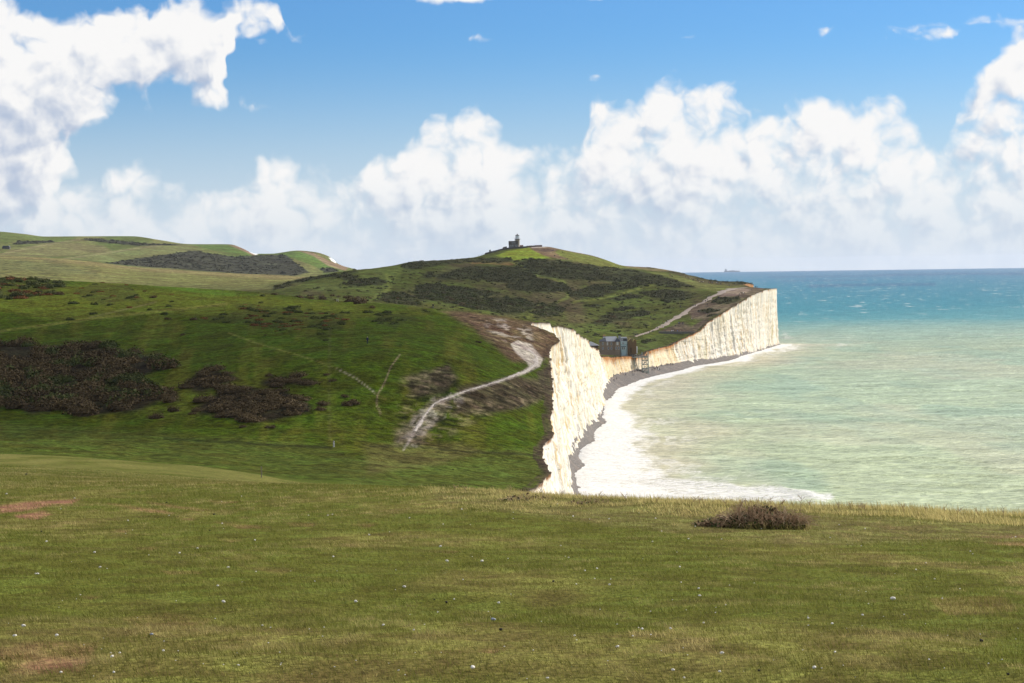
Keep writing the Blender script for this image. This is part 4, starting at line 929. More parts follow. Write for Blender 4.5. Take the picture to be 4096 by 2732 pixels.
def clump(seed, nleaf, size, flat_=.5, lobes=6, spiky=0.0):
    """bush of radius 1, height about flat_: overlapping lobes of small leaf faces over a dark core"""
    r = np.random.default_rng(seed)
    L = []
    for i in range(lobes):
        a = r.uniform(0, 2 * math.pi); d = (0 if i == 0 else r.uniform(.25, .68)); s = r.uniform(.38, .62) if i else .72
        L.append((d * math.cos(a), d * math.sin(a), s, flat_ * r.uniform(.6, 1.05) * (1 if i == 0 else .85)))
    V = []; Fc = []; T = []
    for (cx, cy, s, h) in L:                       # inner bodies
        o = len(V); n1, n2 = 7, 4
        for j in range(n2):
            ph = j / (n2 - 1) * math.pi / 2
            for k in range(n1):
                th = 2 * math.pi * k / n1 + j * .4; q = r.uniform(.8, 1.0) * .86
                V.append((cx + s * q * math.cos(ph) * math.cos(th), cy + s * q * math.cos(ph) * math.sin(th), -.06 + (h * q) * math.sin(ph))); T.append(r.uniform(.0, .35))
        for j in range(n2 - 1):
            for k in range(n1): Fc.append((o + j * n1 + k, o + j * n1 + (k + 1) % n1, o + (j + 1) * n1 + (k + 1) % n1, o + (j + 1) * n1 + k))
    for i in range(nleaf):
        cx, cy, s, h = L[r.integers(len(L))]
        ph = math.asin(r.uniform(0, 1) ** .9); th = r.uniform(0, 2 * math.pi); q = r.uniform(.86, 1.12 + spiky)
        p = np.array([cx + s * q * math.cos(ph) * math.cos(th), cy + s * q * math.cos(ph) * math.sin(th), h * q * math.sin(ph) * (1 + .12 * r.normal())])
        n = np.array([math.cos(ph) * math.cos(th), math.cos(ph) * math.sin(th), math.sin(ph) + .3]) + r.normal(0, .55, 3); n /= np.linalg.norm(n)
        u = np.cross(n, r.normal(0, 1, 3)); u /= np.linalg.norm(u); v = np.cross(n, u)
        z = size * r.uniform(.55, 1.35); w = z * r.uniform(.45, .9); o = len(V)
        V += [tuple(p - u * z), tuple(p + v * w + n * z * .2), tuple(p + u * z * 1.2), tuple(p - v * w + n * z * .2)]
        t = float(np.clip(r.normal(.45 + .25 * math.sin(ph), .22), 0, 1)); T += [t] * 4; Fc.append((o, o + 1, o + 2, o + 3))
    return np.array(V), np.array(Fc), np.array(T)
def clump_meshes(name, m, n, **k):
    out = []
    for i in range(n):
        V, Fc, T = clump(i * 7 + len(name), **k); out.append(np_mesh(name, V, Fc, False, {'tint': T}, m))
    return out
GORSE = clump_meshes('gorse_bush', M_GORSE, 6, nleaf=330, size=.085, flat_=.62, lobes=6)
THORN = clump_meshes('thorn_bush', M_THORN, 6, nleaf=360, size=.075, flat_=.66, lobes=7, spiky=.14)
BRACK = clump_meshes('bracken_clump', M_BRACK, 4, nleaf=240, size=.10, flat_=.38, lobes=6)
def in_poly(poly, n, r):
    P = np.array(poly); lo, hi = P.min(0), P.max(0); out = []
    while len(out) < n:
        q = r.uniform(lo, hi, (max(64, n * 3), 2)); ins = np.zeros(len(q), bool)
        for a, b in zip(P, np.roll(P, -1, 0)):
            ins ^= ((a[1] > q[:, 1]) != (b[1] > q[:, 1])) & (q[:, 0] < (b[0] - a[0]) * (q[:, 1] - a[1]) / (b[1] - a[1] + 1e-12) + a[0])
        out += list(q[ins])
    return np.array(out[:n])
def whereabouts(p, s, hs, x0, x1, y0, y1):
    px, py = project([p[0]], [p[1]], [p[2]]); px, py = float(px[0]), float(py[0])
    a = ('left end', 'left half', 'right half', 'right end')[int(np.clip((px - x0) / (x1 - x0) * 4, 0, 3))]
    b = ('top row', 'upper middle', 'lower middle', 'bottom row')[int(np.clip((py - y0) / (y1 - y0) * 4, 0, 3))]
    return ('tall ' if s * hs > 2.7 else 'low ' if s * hs < 1.5 else ''), ', %s, %s' % (b, a)
def shrub(me, p, s, hs, label, cat, group):
    box = {'in the dark left thicket': (0, 176, 340, 420), 'among the left thicket thorns': (0, 176, 340, 420), 'right of the dark thicket': (190, 320, 362, 425), 'on the headland slope': (280, 760, 258, 350), 'in the upper patch of the near hill': (190, 345, 302, 332), 'in the top left bank': (0, 80, 268, 302), 'above the pale footpath': (72, 145, 284, 305), 'alone on the near hill': (55, 380, 284, 430), 'in the crest hedge': (220, 376, 285, 302), 'near the near hill crest': (374, 434, 290, 318)}
    for k, b in box.items():
        if k in label:
            t, w = whereabouts(p, s, hs, *b); label = t + label + w; break
    o = link(me.name.split('.')[0], me); o.location = (p[0], p[1], p[2] - .05); o.rotation_euler = (0, 0, rng.uniform(0, 6.28)); o.scale = (s, s * rng.uniform(.8, 1.15), s * hs)
    tag(o, label, cat, group); return o
def scatter(polys, dens, size, label, cat, group, pick, hs=(.8, 1.2), y1=5400, y0=200):
    n_total = 0
    for poly in polys:
        P = np.array(poly); x, y = P[:, 0], P[:, 1]
        area = abs(np.sum(x * np.roll(y, -1) - y * np.roll(x, -1))) / 2
        pts = in_poly(poly, max(2, int(area * dens)), rng) + rng.normal(0, 1, (max(2, int(area * dens)), 2)) * (3.2, 1.3); H = ground_hits(pts, y0=y0, y1=y1)
        for p in H:
            if np.isnan(p[0]) or p[2] < 1: continue
            ms, lb, ct, gr = pick()
            shrub(ms[rng.integers(len(ms))], p, rng.uniform(*size), rng.uniform(*hs), lb, ct, gr); n_total += 1
    return n_total
G_TH, G_GO, G_BR = 'thorn bushes of the dark thicket', 'gorse bushes on the grassy slopes', 'rust-red bracken clumps'
thick = lambda: (THORN, 'brown thorn bush in the dark left thicket', 'bush', G_TH) if rng.random() < .60 else (GORSE, 'green bush among the left thicket thorns', 'bush', 'green bushes in the thicket')
scatter(B_THICKET[:1], .0175, (2.6, 4.4), None, None, None, thick, (.8, 1.25), y1=800)
low = lambda: (THORN, 'brown bramble mound right of the dark thicket', 'bush', 'low bramble mounds on the slope')
scatter(B_THICKET[1:], .018, (2.0, 3.4), None, None, None, low, (.55, .9), y1=800)
def mixb(lb):
    def f():
        return (BRACK, 'rust-red bracken clump ' + lb, 'bracken', G_BR) if rng.random() < .36 else (GORSE, 'dark gorse bush ' + lb, 'bush', G_GO)
    return f
scatter(B_GORSE[:1], .055, (1.9, 3.4), None, None, None, mixb('in the top left bank'), (.7, 1.1), y1=1050)
scatter(B_GORSE[1:2], .022, (1.1, 2.2), None, None, None, mixb('in the patch above the pale footpath'), (.6, 1.0), y1=1050)
scatter(B_GORSE[2:3], .040, (.9, 2.1), None, None, None, mixb('in the upper patch of the near hill'), (.6, 1.0), y1=1050)
scatter(B_GORSE[3:], .050, (.9, 1.9), None, None, None, lambda: (GORSE, 'green gorse bush near the near hill crest', 'bush', G_GO), (.5, .9), y1=1050)
scatter(B_HEDGE, .085, (1.8, 3.0), None, None, None, lambda: (THORN, 'brown thorn bush in the crest hedge', 'bush', 'thorn hedge on the crest'), (.7, 1.1), y1=1300, y0=600)
# single bushes on the open slope
for (z, x, y, s, kind) in ((Z6, 610, 345, 2.2, 0), (Z6, 485, 268, 2.6, 1), (Z6, 790, 352, 1.5, 0), (Z6, 920, 358, 1.6, 0), (Z6, 590, 480, 2.0, 0), (Z6, 785, 432, 1.6, 0), (Z6, 1085, 378, 1.4, 2), (Z6, 1255, 396, 1.2, 0), (Z6, 1410, 370, 1.3, 0), (Z6, 1380, 432, 1.5, 0), (Z6, 1405, 474, 1.3, 1), (Z6, 1527, 608, 1.0, 1), (Z6, 1280, 295, 1.7, 1), (Z6, 635, 262, 1.4, 2), (Z6, 1435, 268, 1.1, 2), (Z6, 1440, 330, 1.1, 0), (Z6, 1630, 480, 1.6, 1),
                           (Z7, 775, 188, 1.6, 0), (Z7, 1310, 535, 1.4, 0), (Z7, 1340, 590, 1.2, 0), (Z7, 1360, 895, .9, 1), (Z7, 1410, 950, 1.1, 1), (Z7, 835, 905, 1.2, 1), (Z7, 1520, 1090, 1.0, 1), (Z7, 1600, 1150, 1.8, 1), (Z7, 1560, 1165, 1.6, 1), (Z7, 1330, 1160, 1.7, 1), (Z7, 1310, 1210, 1.5, 1), (Z7, 600, 1362, 1.1, 1), (Z7, 850, 1368, 1.2, 1), (Z7, 160, 1245, 1.0, 1), (Z7, 813, 540, .6, 1), (Z7, 740, 455, .9, 2), (Z7, 910, 505, .9, 2), (Z7, 790, 485, .7, 2), (Z7, 1760, 295, 1.5, 1), (Z7, 1730, 340, 2.0, 0), (Z7, 1785, 420, 1.2, 0), (Z5, 865, 460, 1.0, 1), (Z5, 530, 188, .9, 0), (Z6, 1310, 1300, 2.0, 1), (Z6, 1450, 1240, 1.7, 1), (Z6, 660, 1260, 2.4, 1)):
    p = hit1(*Zp(z, x, y), y0=250, y1=1000)
    if math.isnan(p[0]): continue
    ms, nm, ct = ((GORSE, 'round gorse bush alone on the near hill', 'bush'), (THORN, 'brown thorn bush alone on the near hill', 'bush'), (BRACK, 'rust-red bracken clump alone on the near hill', 'bracken'))[kind]
    shrub(ms[rng.integers(len(ms))], p, s, rng.uniform(.8, 1.1), nm, ct, 'single bushes on the near hill')
# headland scrub: the nearest bushes one by one, the rest one mass
allp = []
for i, poly in enumerate(C_SCRUB):
    P = np.array(poly); x, y = P[:, 0], P[:, 1]; area = abs(np.sum(x * np.roll(y, -1) - y * np.roll(x, -1))) / 2
    pts = in_poly(poly, max(4, int(area * (.30 if i not in (11,) else .2))), rng)
    H = ground_hits(pts, y0=900, y1=2300); H = H[~np.isnan(H[:, 0])]
    allp.append(np.concatenate([H, np.full((len(H), 1), i)], 1))
P_extra = in_poly([(300, 330), (300, 290), (420, 268), (620, 275), (690, 300), (640, 335), (560, 340)], 900, rng)
H = ground_hits(P_extra, y0=960, y1=2050); H = H[~np.isnan(H[:, 0])]
allp.append(np.concatenate([H, np.full((len(H), 1), 99)], 1))
allp = np.concatenate(allp); sizes = np.where(allp[:, 3] == 99, rng.uniform(.8, 2.3, len(allp)), rng.uniform(1.7, 3.6, len(allp)))
order = np.argsort(-sizes / allp[:, 1]); NI = 130
for i in order[:NI]:
    if rng.random() < .8: shrub(GORSE[rng.integers(6)], allp[i], sizes[i], rng.uniform(.55, .85), 'dark gorse bush on the headland slope', 'bush', G_GO)
    else: shrub(THORN[rng.integers(6)], allp[i], sizes[i], rng.uniform(.5, .8), 'grey-brown thorn bush on the headland slope', 'bush', 'thorn bushes on the headland')
def mass(name, pts, szs, m, label, nleaf, size, flat_, cat):
    var = [clump(300 + k, nleaf, size, flat_, 4) for k in range(5)]; V = []; Fc = []; T = []; o = 0
    for p, s in zip(pts, szs):
        v, f, t = var[rng.integers(5)]; a = rng.uniform(0, 6.28); c, sn = math.cos(a), math.sin(a)
        q = np.stack([v[:, 0] * c - v[:, 1] * sn, v[:, 0] * sn + v[:, 1] * c, v[:, 2] * rng.uniform(.75, 1.15)], 1) * s + p[:3] - (0, 0, .1)
        V.append(q); Fc.append(f + o); T.append(np.clip(t + rng.normal(0, .14), 0, 1)); o += len(v)
    me = np_mesh(name, np.concatenate(V), np.concatenate(Fc), False, {'tint': np.concatenate(T)}, m)
    tag(link(name, me), label, cat, None, 'stuff')
mass('scrub', allp[order[NI:]], sizes[order[NI:]], M_SCRUB, 'mass of dark scrub covering the headland slope', 46, .16, .55, 'scrub')
fp = []
for i, poly in enumerate(D_SCRUB):
    P = np.array(poly); x, y = P[:, 0], P[:, 1]; area = abs(np.sum(x * np.roll(y, -1) - y * np.roll(x, -1))) / 2
    H = ground_hits(in_poly(poly, max(8, int(area * (.30 if i == 0 else .6))), rng), y0=2450, y1=5500); fp.append(H[~np.isnan(H[:, 0])])
fp = np.concatenate(fp)
mass('scrub', fp, rng.uniform(2.4, 6.0, len(fp)), M_FSCRUB, 'dark scrub belt on the far hills', 26, .22, .5, 'scrub')

# ------------------------------------------------------------------ lighthouse on the headland
M_STONE = mat('granite', (.44, .37, .28), .85, .14, 1.2); M_DARKST = mat('dark_stone', (.12, .105, .09), .9, .25, 1.5)
M_WHITE = mat('white_paint', (.78, .79, .78), .6, .05); M_BLACK = mat('black_paint', (.03, .03, .035), .5, .1); M_GREYW = mat('grey_render', (.30, .31, .31), .8, .08)
M_ROOFD = mat('slate', (.075, .078, .088), .7, .2, 2.0); M_ROOFL = mat('sheen_slate', (.33, .335, .34), .45, .12, 2.0, 0, .5)  # the paler slate has a sunlit sheen put into its colour
M_BRICK = mat('brown_brick', (.31, .225, .15), .9, .18, 2.5); M_TIMBER = mat('weathered_timber', (.17, .105, .05), .8, .2, 3.0); M_MINT = mat('pale_green_paint', (.46, .56, .53), .7, .06)
M_STEEL = mat('green_steel', (.30, .35, .31), .55, .12, 3.0, .2); M_WOOD = mat('grey_wood', (.20, .165, .125), .85, .2, 4.0); M_CONC = mat('old_concrete', (.17, .155, .125), .9, .2, 1.2); M_POT = mat('clay_pot', (.50, .22, .12), .8, .1)
M_PALEW = mat('pale_blue_render', (.50, .56, .60), .7, .06); M_CREAM = mat('cream_blind', (.62, .58, .48), .7, .05)
def glass(name, tint, alpha=1.0):
    m, nt, b = new_mat(name); b.inputs['Base Color'].default_value = (*tint, 1); b.inputs['Roughness'].default_value = .08; b.inputs['Specular IOR Level'].default_value = .7
    if alpha < 1: b.inputs['Alpha'].default_value = alpha
    return m
M_PANE = glass('dark_glass', (.05, .06, .07)); M_LANT = glass('lantern_glass', (.55, .68, .68), .45)
def window(parent, x, z, w, h, y, frame=M_WHITE, pane=M_PANE, bars=1):
    f = MB(); t = .10
    f.box(x - w / 2, x + w / 2, y - .09, y + .05, z - h / 2, z - h / 2 + t).box(x - w / 2, x + w / 2, y - .09, y + .05, z + h / 2 - t, z + h / 2)
    f.box(x - w / 2, x - w / 2 + t, y - .088, y + .05, z - h / 2 + t, z + h / 2 - t).box(x + w / 2 - t, x + w / 2, y - .088, y + .05, z - h / 2 + t, z + h / 2 - t)
    for i in range(bars): f.box(x - w / 2 + t, x + w / 2 - t, y - .07, y - .03, z - h / 2 + (i + 1) * h / (bars + 1) - .035, z - h / 2 + (i + 1) * h / (bars + 1) + .035)
    fo = f.build('window', frame, parent)
    MB().box(x - w / 2 + t, x + w / 2 - t, y - .025, y + .02, z - h / 2 + t, z + h / 2 - t).build('pane', pane, fo)
    return fo
def lighthouse():
    p = hit1(516.5, 248.9, y0=1800, y1=2300); Y = 2085.0; x = at(517.5, 248, Y)[0]; z = float(height([x], [Y])[0]) - .3
    L = empty('lighthouse', (x, Y, z)); tag(L, 'round stone lighthouse with white lantern and attached house on the headland top', 'lighthouse')
    s = 1.04
    MB().lathe([(2.95, -1.0), (2.85, .6), (2.55, .7), (2.42, 4), (2.35, 9.2), (2.6, 9.5)], 28).build('tower', M_STONE, L, smooth_=True)
    MB().lathe([(2.97, -.9), (2.97, 1.7), (2.7, 1.75)], 28).build('base_course', mat('red_sandstone', (.42, .25, .14), .85, .15), L, smooth_=True)
    MB().lathe([(2.5, 9.2), (3.1, 9.7), (3.15, 10.0), (3.0, 10.02)], 28).build('gallery', M_GREYW, L)
    g = MB()
    for k in range(20):
        a = 2 * math.pi * k / 20; g.tube([(3.05 * math.cos(a), 3.05 * math.sin(a), 10.0), (3.05 * math.cos(a), 3.05 * math.sin(a), 11.15)], .05, 4)
    for zz in (10.55, 11.15): g.tube([(3.05 * math.cos(2 * math.pi * k / 32), 3.05 * math.sin(2 * math.pi * k / 32), zz) for k in range(33)], .05, 4)
    g.build('railing', M_WHITE, L)
    MB().lathe([(2.15, 10.0), (2.15, 11.1), (2.0, 11.12)], 24).build('lantern_wall', M_WHITE, L)
    ln = MB().lathe([(1.98, 11.12), (1.98, 13.3)], 16).build('lantern', M_LANT, L)
    b = MB()
    for k in range(12):
        a = 2 * math.pi * k / 12; b.tube([(2.02 * math.cos(a), 2.02 * math.sin(a), 11.1), (2.02 * math.cos(a), 2.02 * math.sin(a), 13.35)], .07, 4)
    for zz in (11.85, 12.6): b.tube([(2.02 * math.cos(2 * math.pi * k / 24), 2.02 * math.sin(2 * math.pi * k / 24), zz) for k in range(25)], .05, 4)
    b.build('glazing_bars', M_WHITE, ln)
    MB().lathe([(.55, 11.12), (.75, 11.8), (.75, 12.6), (.4, 13.1)], 12).build('lamp_lens', mat('lens', (.62, .70, .60), .2, .05), ln)
    rf = MB().lathe([(2.35, 13.3), (2.3, 13.5), (1.5, 14.0), (.75, 14.35), (.55, 14.4), (.5, 14.9), (.15, 15.1)], 24).build('roof', mat('lead', (.085, .075, .070), .6, .15), L)
    MB().tube([(0, 0, 15.0), (0, 0, 15.9)], .07, 5).build('finial', M_BLACK, rf); MB().tube([(-1.4, 0, 14.0), (-1.4, 0, 14.9)], .06, 5).build('vent_pipe', M_BLACK, rf)
    # the house on its left
    k = .01282 * Y / F * 5 / 1.0; k = Y / F / 3.918 / 4
    X = lambda a: (a - 645) * k
    w = MB().box(X(508), X(652), -3.4, 3.0, -1.5, 7.4).build('house_wall', mat('flint_wall', (.21, .20, .18), .9, .2), L)
    MB().box(X(506), X(654), -3.6, 3.2, 7.402, 7.75).build('flat_roof', M_BLACK, L)
    MB().box(X(507), X(653), -3.5, -3.402, 4.1, 7.2).build('upper_cladding', M_DARKST, L)
    MB().box(X(507), X(605), -3.5, -3.402, -1.2, 1.2).build('pale_base', M_PALEW, L)
    for a, b_, ww, hh in ((570, 366, 1.6, 1.1), (605, 365, .95, 1.2)): window(L, X(a), (425 - b_) * k + 1.9, ww, hh, -3.52)
    for a, b_, ww, hh in ((568, 405, .8, .8), (623, 407, 1.2, 1.4), (540, 405, .5, .5)): window(L, X(a), (425 - b_) * k + 1.7, ww, hh, -3.42)
    MB().box(X(592), X(604), -3.46, -3.402, 1.25, 3.3).build('door', M_DARKST, L)
    MB().box(X(600), X(606), -1.5, -.6, 7.75, 8.6).build('chimney', M_DARKST, L)
lighthouse()
def wall_along(name, pts, Y, h, th, m, label, cat, jag=.3, sink=.4):
    """low wall following the ground between picture points, its top stepped and uneven; stones of the coping are parts"""
    W = []
    for (a, b) in zip(pts[:-1], pts[1:]):
        for t in np.linspace(0, 1, 6)[:-1]: W.append(a + (b - a) * t)
    W.append(pts[-1]); P = []
    for px in W:
        x = at(px, 270, Y)[0]; P.append((x, Y, float(height([x], [Y])[0])))
    root = empty(name, P[len(P) // 2]); tag(root, label, cat); c = Vector(P[len(P) // 2])
    for i in range(len(P) - 1):
        a, b = Vector(P[i]) - c, Vector(P[i + 1]) - c; hh = h * (1 + .3 * rng.uniform(-jag, jag)); t = .03 * (i % 2)
        MB().add([(a.x, -th / 2 + t, a.z - sink), (b.x - .02, -th / 2 + t, b.z - sink), (b.x - .02, th / 2, b.z - sink), (a.x, th / 2, a.z - sink), (a.x, -th / 2 + t, a.z + hh), (b.x - .02, -th / 2 + t, b.z + hh), (b.x - .02, th / 2, b.z + hh), (a.x, th / 2, a.z + hh)],
                 [(0, 3, 2, 1), (4, 5, 6, 7), (0, 1, 5, 4), (1, 2, 6, 5), (2, 3, 7, 6), (3, 0, 4, 7)]).build('wall_section', m, root)
    return root
wall_along('stone_wall', [Zp(Z1, a, 0)[0] for a in (155, 230, 330, 450, 600, 725, 830)], 2068, 1.75, .5, M_DARKST, 'low dark stone wall climbing the headland in front of the lighthouse', 'wall', .22)
wall_along('ruined_wall', [Zp(Z1, a, 0)[0] for a in (225, 252)], 2072, 3.4, .6, M_DARKST, 'tall broken stump of ruined wall left of the lighthouse', 'ruin', .2)
wall_along('ruined_wall', [Zp(Z1, a, 0)[0] for a in (440, 505)], 2095, 2.6, .6, M_DARKST, 'stub of low ruined wall beside the lighthouse house', 'ruin', .2)
wall_along('brick_wall', [Zp(Z1, a, 0)[0] for a in (690, 725, 762)], 2090, 2.9, .5, mat('red_brick', (.24, .12, .085), .9, .2), 'short red brick wall right of the lighthouse tower', 'wall', .08)
wall_along('garden_wall', [Zp(Z1, a, 0)[0] for a in (812, 880, 960, 1058)], 2105, 1.7, .8, mat('rubble', (.17, .12, .095), .9, .3), 'long low rubble wall on the headland top right of the lighthouse', 'wall', .25)
for i, a in enumerate((55, 80, 103, 126)):
    x = at(Zp(Z1, a, 0)[0], 258, 2090)[0]; z = float(height([x], [2090])[0])
    o = MB().box(-.11, .11, -.11, .11, -.3, 1.35).build('fence_post', M_WOOD, None, (x, 2090, z)); tag(o, 'small fence post on the skyline left of the lighthouse wall', 'post', 'fence posts on the headland skyline')

# ------------------------------------------------------------------ buildings at the gap
def hotel():
    Y = 1215.0; x0 = at(Zp(Z2, 705, 0)[0], 352, Y)[0]; k = Y / F / 4.702 / 4
    z0 = float(EYE + ray(*Zp(Z2, 800, 603))[1] * Y)
    X = lambda a: (a - 705) * k
    Z = lambda b: (600 - b) * k
    Hh = empty('brick_house', (x0, Y, z0)); tag(Hh, 'two storey brown brick house with sunlit slate roof above the gap', 'house')
    W = X(1085); D = 9.0; E = Z(400); Rg = Z(312)
    MB().box(0, W, 0, D, -2.5, E).build('wall', M_BRICK, Hh)
    rf = MB().add([(-.3, -.4, E), (W + .3, -.4, E), (W + .3, D + .4, E), (-.3, D + .4, E), (X(815), D / 2, Rg), (W - X(770), D / 2, Rg)], [(3, 2, 1, 0), (0, 1, 5, 4), (2, 3, 4, 5), (3, 0, 4), (1, 2, 5)])
    ro = rf.build('roof', M_ROOFL, Hh)
    MB().add([(-.34, -.42, E + .02), (X(815) - .02, D / 2, Rg + .03), (-.34, D + .42, E + .02), (X(825), -.44, E + .03)], [(0, 1, 2), (0, 3, 1)]).build('hip_slope', M_ROOFD, ro)  # left hip of the same roof in dark slate, without the painted sheen
    MB().box(X(985), X(1085) + .02, -.9, 0, -2.5, E - .2).build('bay', M_BRICK, Hh)
    b = MB().add([(X(975), -1.1, E - .2), (X(1095), -1.1, E - .2), (X(1095), 3.2, E - .2), (X(975), 3.2, E - .2), (X(1035), 1.2, Z(332)), (X(1035), 3.4, Z(332))], [(0, 1, 4), (1, 2, 5, 4), (3, 0, 4, 5), (2, 3, 5)])
    b.build('bay_roof', M_ROOFD, Hh)
    ch = MB().box(X(765), X(815), 3.6, 4.6, E - .3, Z(300)).build('chimney', M_BRICK, ro)
    MB().box(X(770), X(815), 3.5, 3.598, E + .4, Z(318)).build('chimney_render', M_WHITE, ch)
    for a in (780, 805): MB().lathe([(.24, Z(300)), (.2, Z(280)), (.15, Z(279))], 8, X(a), 4.1).build('chimney_pot', M_POT, ch)
    MB().box(X(1062), X(1098), 2.5, 5.0, E, Z(306)).build('pale_dormer', M_ROOFL, ro)
    for a, b_, ww, hh, fr, pn in ((762, 443, .75, 1.7, M_WHITE, M_PANE), (848, 443, .8, 1.9, M_WHITE, M_CREAM), (921, 443, .75, 1.8, M_WHITE, M_PANE), (762, 528, .75, 1.5, M_WHITE, M_PANE), (865, 528, .75, 1.6, M_WHITE, M_PANE), (921, 530, .75, 1.6, M_WHITE, M_PANE)): window(Hh, X(a), Z(b_), ww, hh, -.02, fr, pn)
    for a, b_, ww, hh, pn in ((1035, 440, 1.15, 1.9, M_CREAM), (1010, 528, .75, 1.6, M_PANE), (1058, 528, .75, 1.6, M_PANE)): window(Hh, X(a), Z(b_), ww, hh, -.92, M_WHITE, pn)
    MB().box(X(720), X(1085), -1.6, -1.2, -2.5, .7).build('garden_wall', M_BRICK, Hh)
    # pale green annexe
    A = empty('annexe', (x0 + X(1090), Y, z0)); tag(A, 'narrow pale green rendered house joined to the brick house', 'house')
    w2 = X(1222) - X(1092)
    MB().box(.05, w2, -.4, 8, -2.5, Z(402)).build('wall', M_MINT, A)
    r2 = MB().prism([(-.1, Z(402) + .003), (w2 + .2, Z(402) + .003), (w2 + .2, Z(388)), (w2 * .95, Z(330)), (w2 * .1, Z(330))], .2, 7.6).build('roof', M_ROOFL, A)
    MB().box(w2 * .42, w2 * .95, -.1, .15, Z(398), Z(352)).build('dark_dormer', M_ROOFD, r2)
    MB().add([(-.12, -.5, Z(415)), (.35, -.5, Z(395)), (.55, 1.5, Z(352)), (.2, 1.5, Z(352))], [(0, 1, 2, 3)]).build('barge_board', M_WHITE, r2)
    for a, b_, ww, hh in ((1128, 440, .6, 1.5), (1152, 440, .6, 1.5)): window(A, X(a) - X(1090), Z(b_), ww, hh, -.42, M_WHITE, M_PANE)
    MB().box(.6, w2 - .9, -1.0, -.402, -2.5, Z(505)).build('bay', M_MINT, A)
    MB().box(.45, w2 - .75, -1.2, -.404, Z(505) + .003, Z(495)).build('bay_canopy', M_ROOFD, A)
    for a in (1130, 1162): window(A, X(a) - X(1090), Z(533), .7, 1.5, -1.02, M_CREAM, M_PANE)
    MB().box(.02, w2 + .01, -.46, -.404, Z(470), Z(462)).build('string_course', mat('teal_paint', (.16, .36, .36), .6, .05), A)
    # timber clad double gable
    T = empty('timber_house', (x0 + X(1228), Y - 2, z0)); tag(T, 'brown timber clad building with two steep gables by the stairs', 'house')
    x_ = lambda a: X(a) - X(1228)
    MB().prism([(x_(1232), -2.5), (x_(1388), -2.5), (x_(1388), Z(400)), (x_(1355), Z(376)), (x_(1322), Z(432)), (x_(1286), Z(358)), (x_(1232), Z(408))], 0, 7).build('wall', M_TIMBER, T)
    MB().prism([(x_(1226), Z(412)), (x_(1286), Z(353)), (x_(1323), Z(428)), (x_(1355), Z(371)), (x_(1394), Z(402)), (x_(1394), Z(398)), (x_(1355), Z(364)), (x_(1323), Z(421)), (x_(1286), Z(346)), (x_(1226), Z(405))][::-1], -.25, 7.2).build('roof', mat('sunlit_shingle', (.33, .245, .08), .7, .15), T)  # yellow of the sunlit slope painted over the whole roof
    for a in np.linspace(1240, 1380, 12): MB().box(x_(a) - .05, x_(a) + .05, -.06, -.003, -2.0, Z(445)).build('board_batten', M_TIMBER, T)
    MB().box(x_(1264), x_(1300), -.08, -.005, -.5, 2.6).build('door', mat('dark_timber', (.10, .06, .03), .8, .2), T)
    s = MB().box(x_(1390), x_(1410), 1, 3, -1, Z(505)).build('shed', M_WHITE, None, T.location); tag(s, 'tiny white shed beside the timber building', 'shed')
    # hip roofed outbuilding on the left
    O = empty('outbuilding', (x0 + X(475), Y + 10, z0 - .3)); tag(O, 'low brown outbuilding with grey pyramid roof behind the white cliff', 'outbuilding')
    w3 = X(695) - X(475)
    MB().box(0, w3, 0, 7, -2.5, Z(478)).build('wall', mat('ochre_wall', (.20, .145, .095), .9, .15), O)
    MB().add([(-.4, -.4, Z(478)), (w3 + .4, -.4, Z(478)), (w3 + .4, 7.4, Z(478)), (-.4, 7.4, Z(478)), (w3 * .25, 3.5, Z(404)), (w3 * .36, 3.5, Z(404))], [(3, 2, 1, 0), (0, 1, 5, 4), (1, 2, 5), (2, 3, 4, 5), (3, 0, 4)]).build('roof', M_ROOFL, O)
    # terrace in front: parapet of the cliff edge and the crowd deck
    return x0, Y, z0, X, Z
HX, HY, HZ, HXf, HZf = hotel()

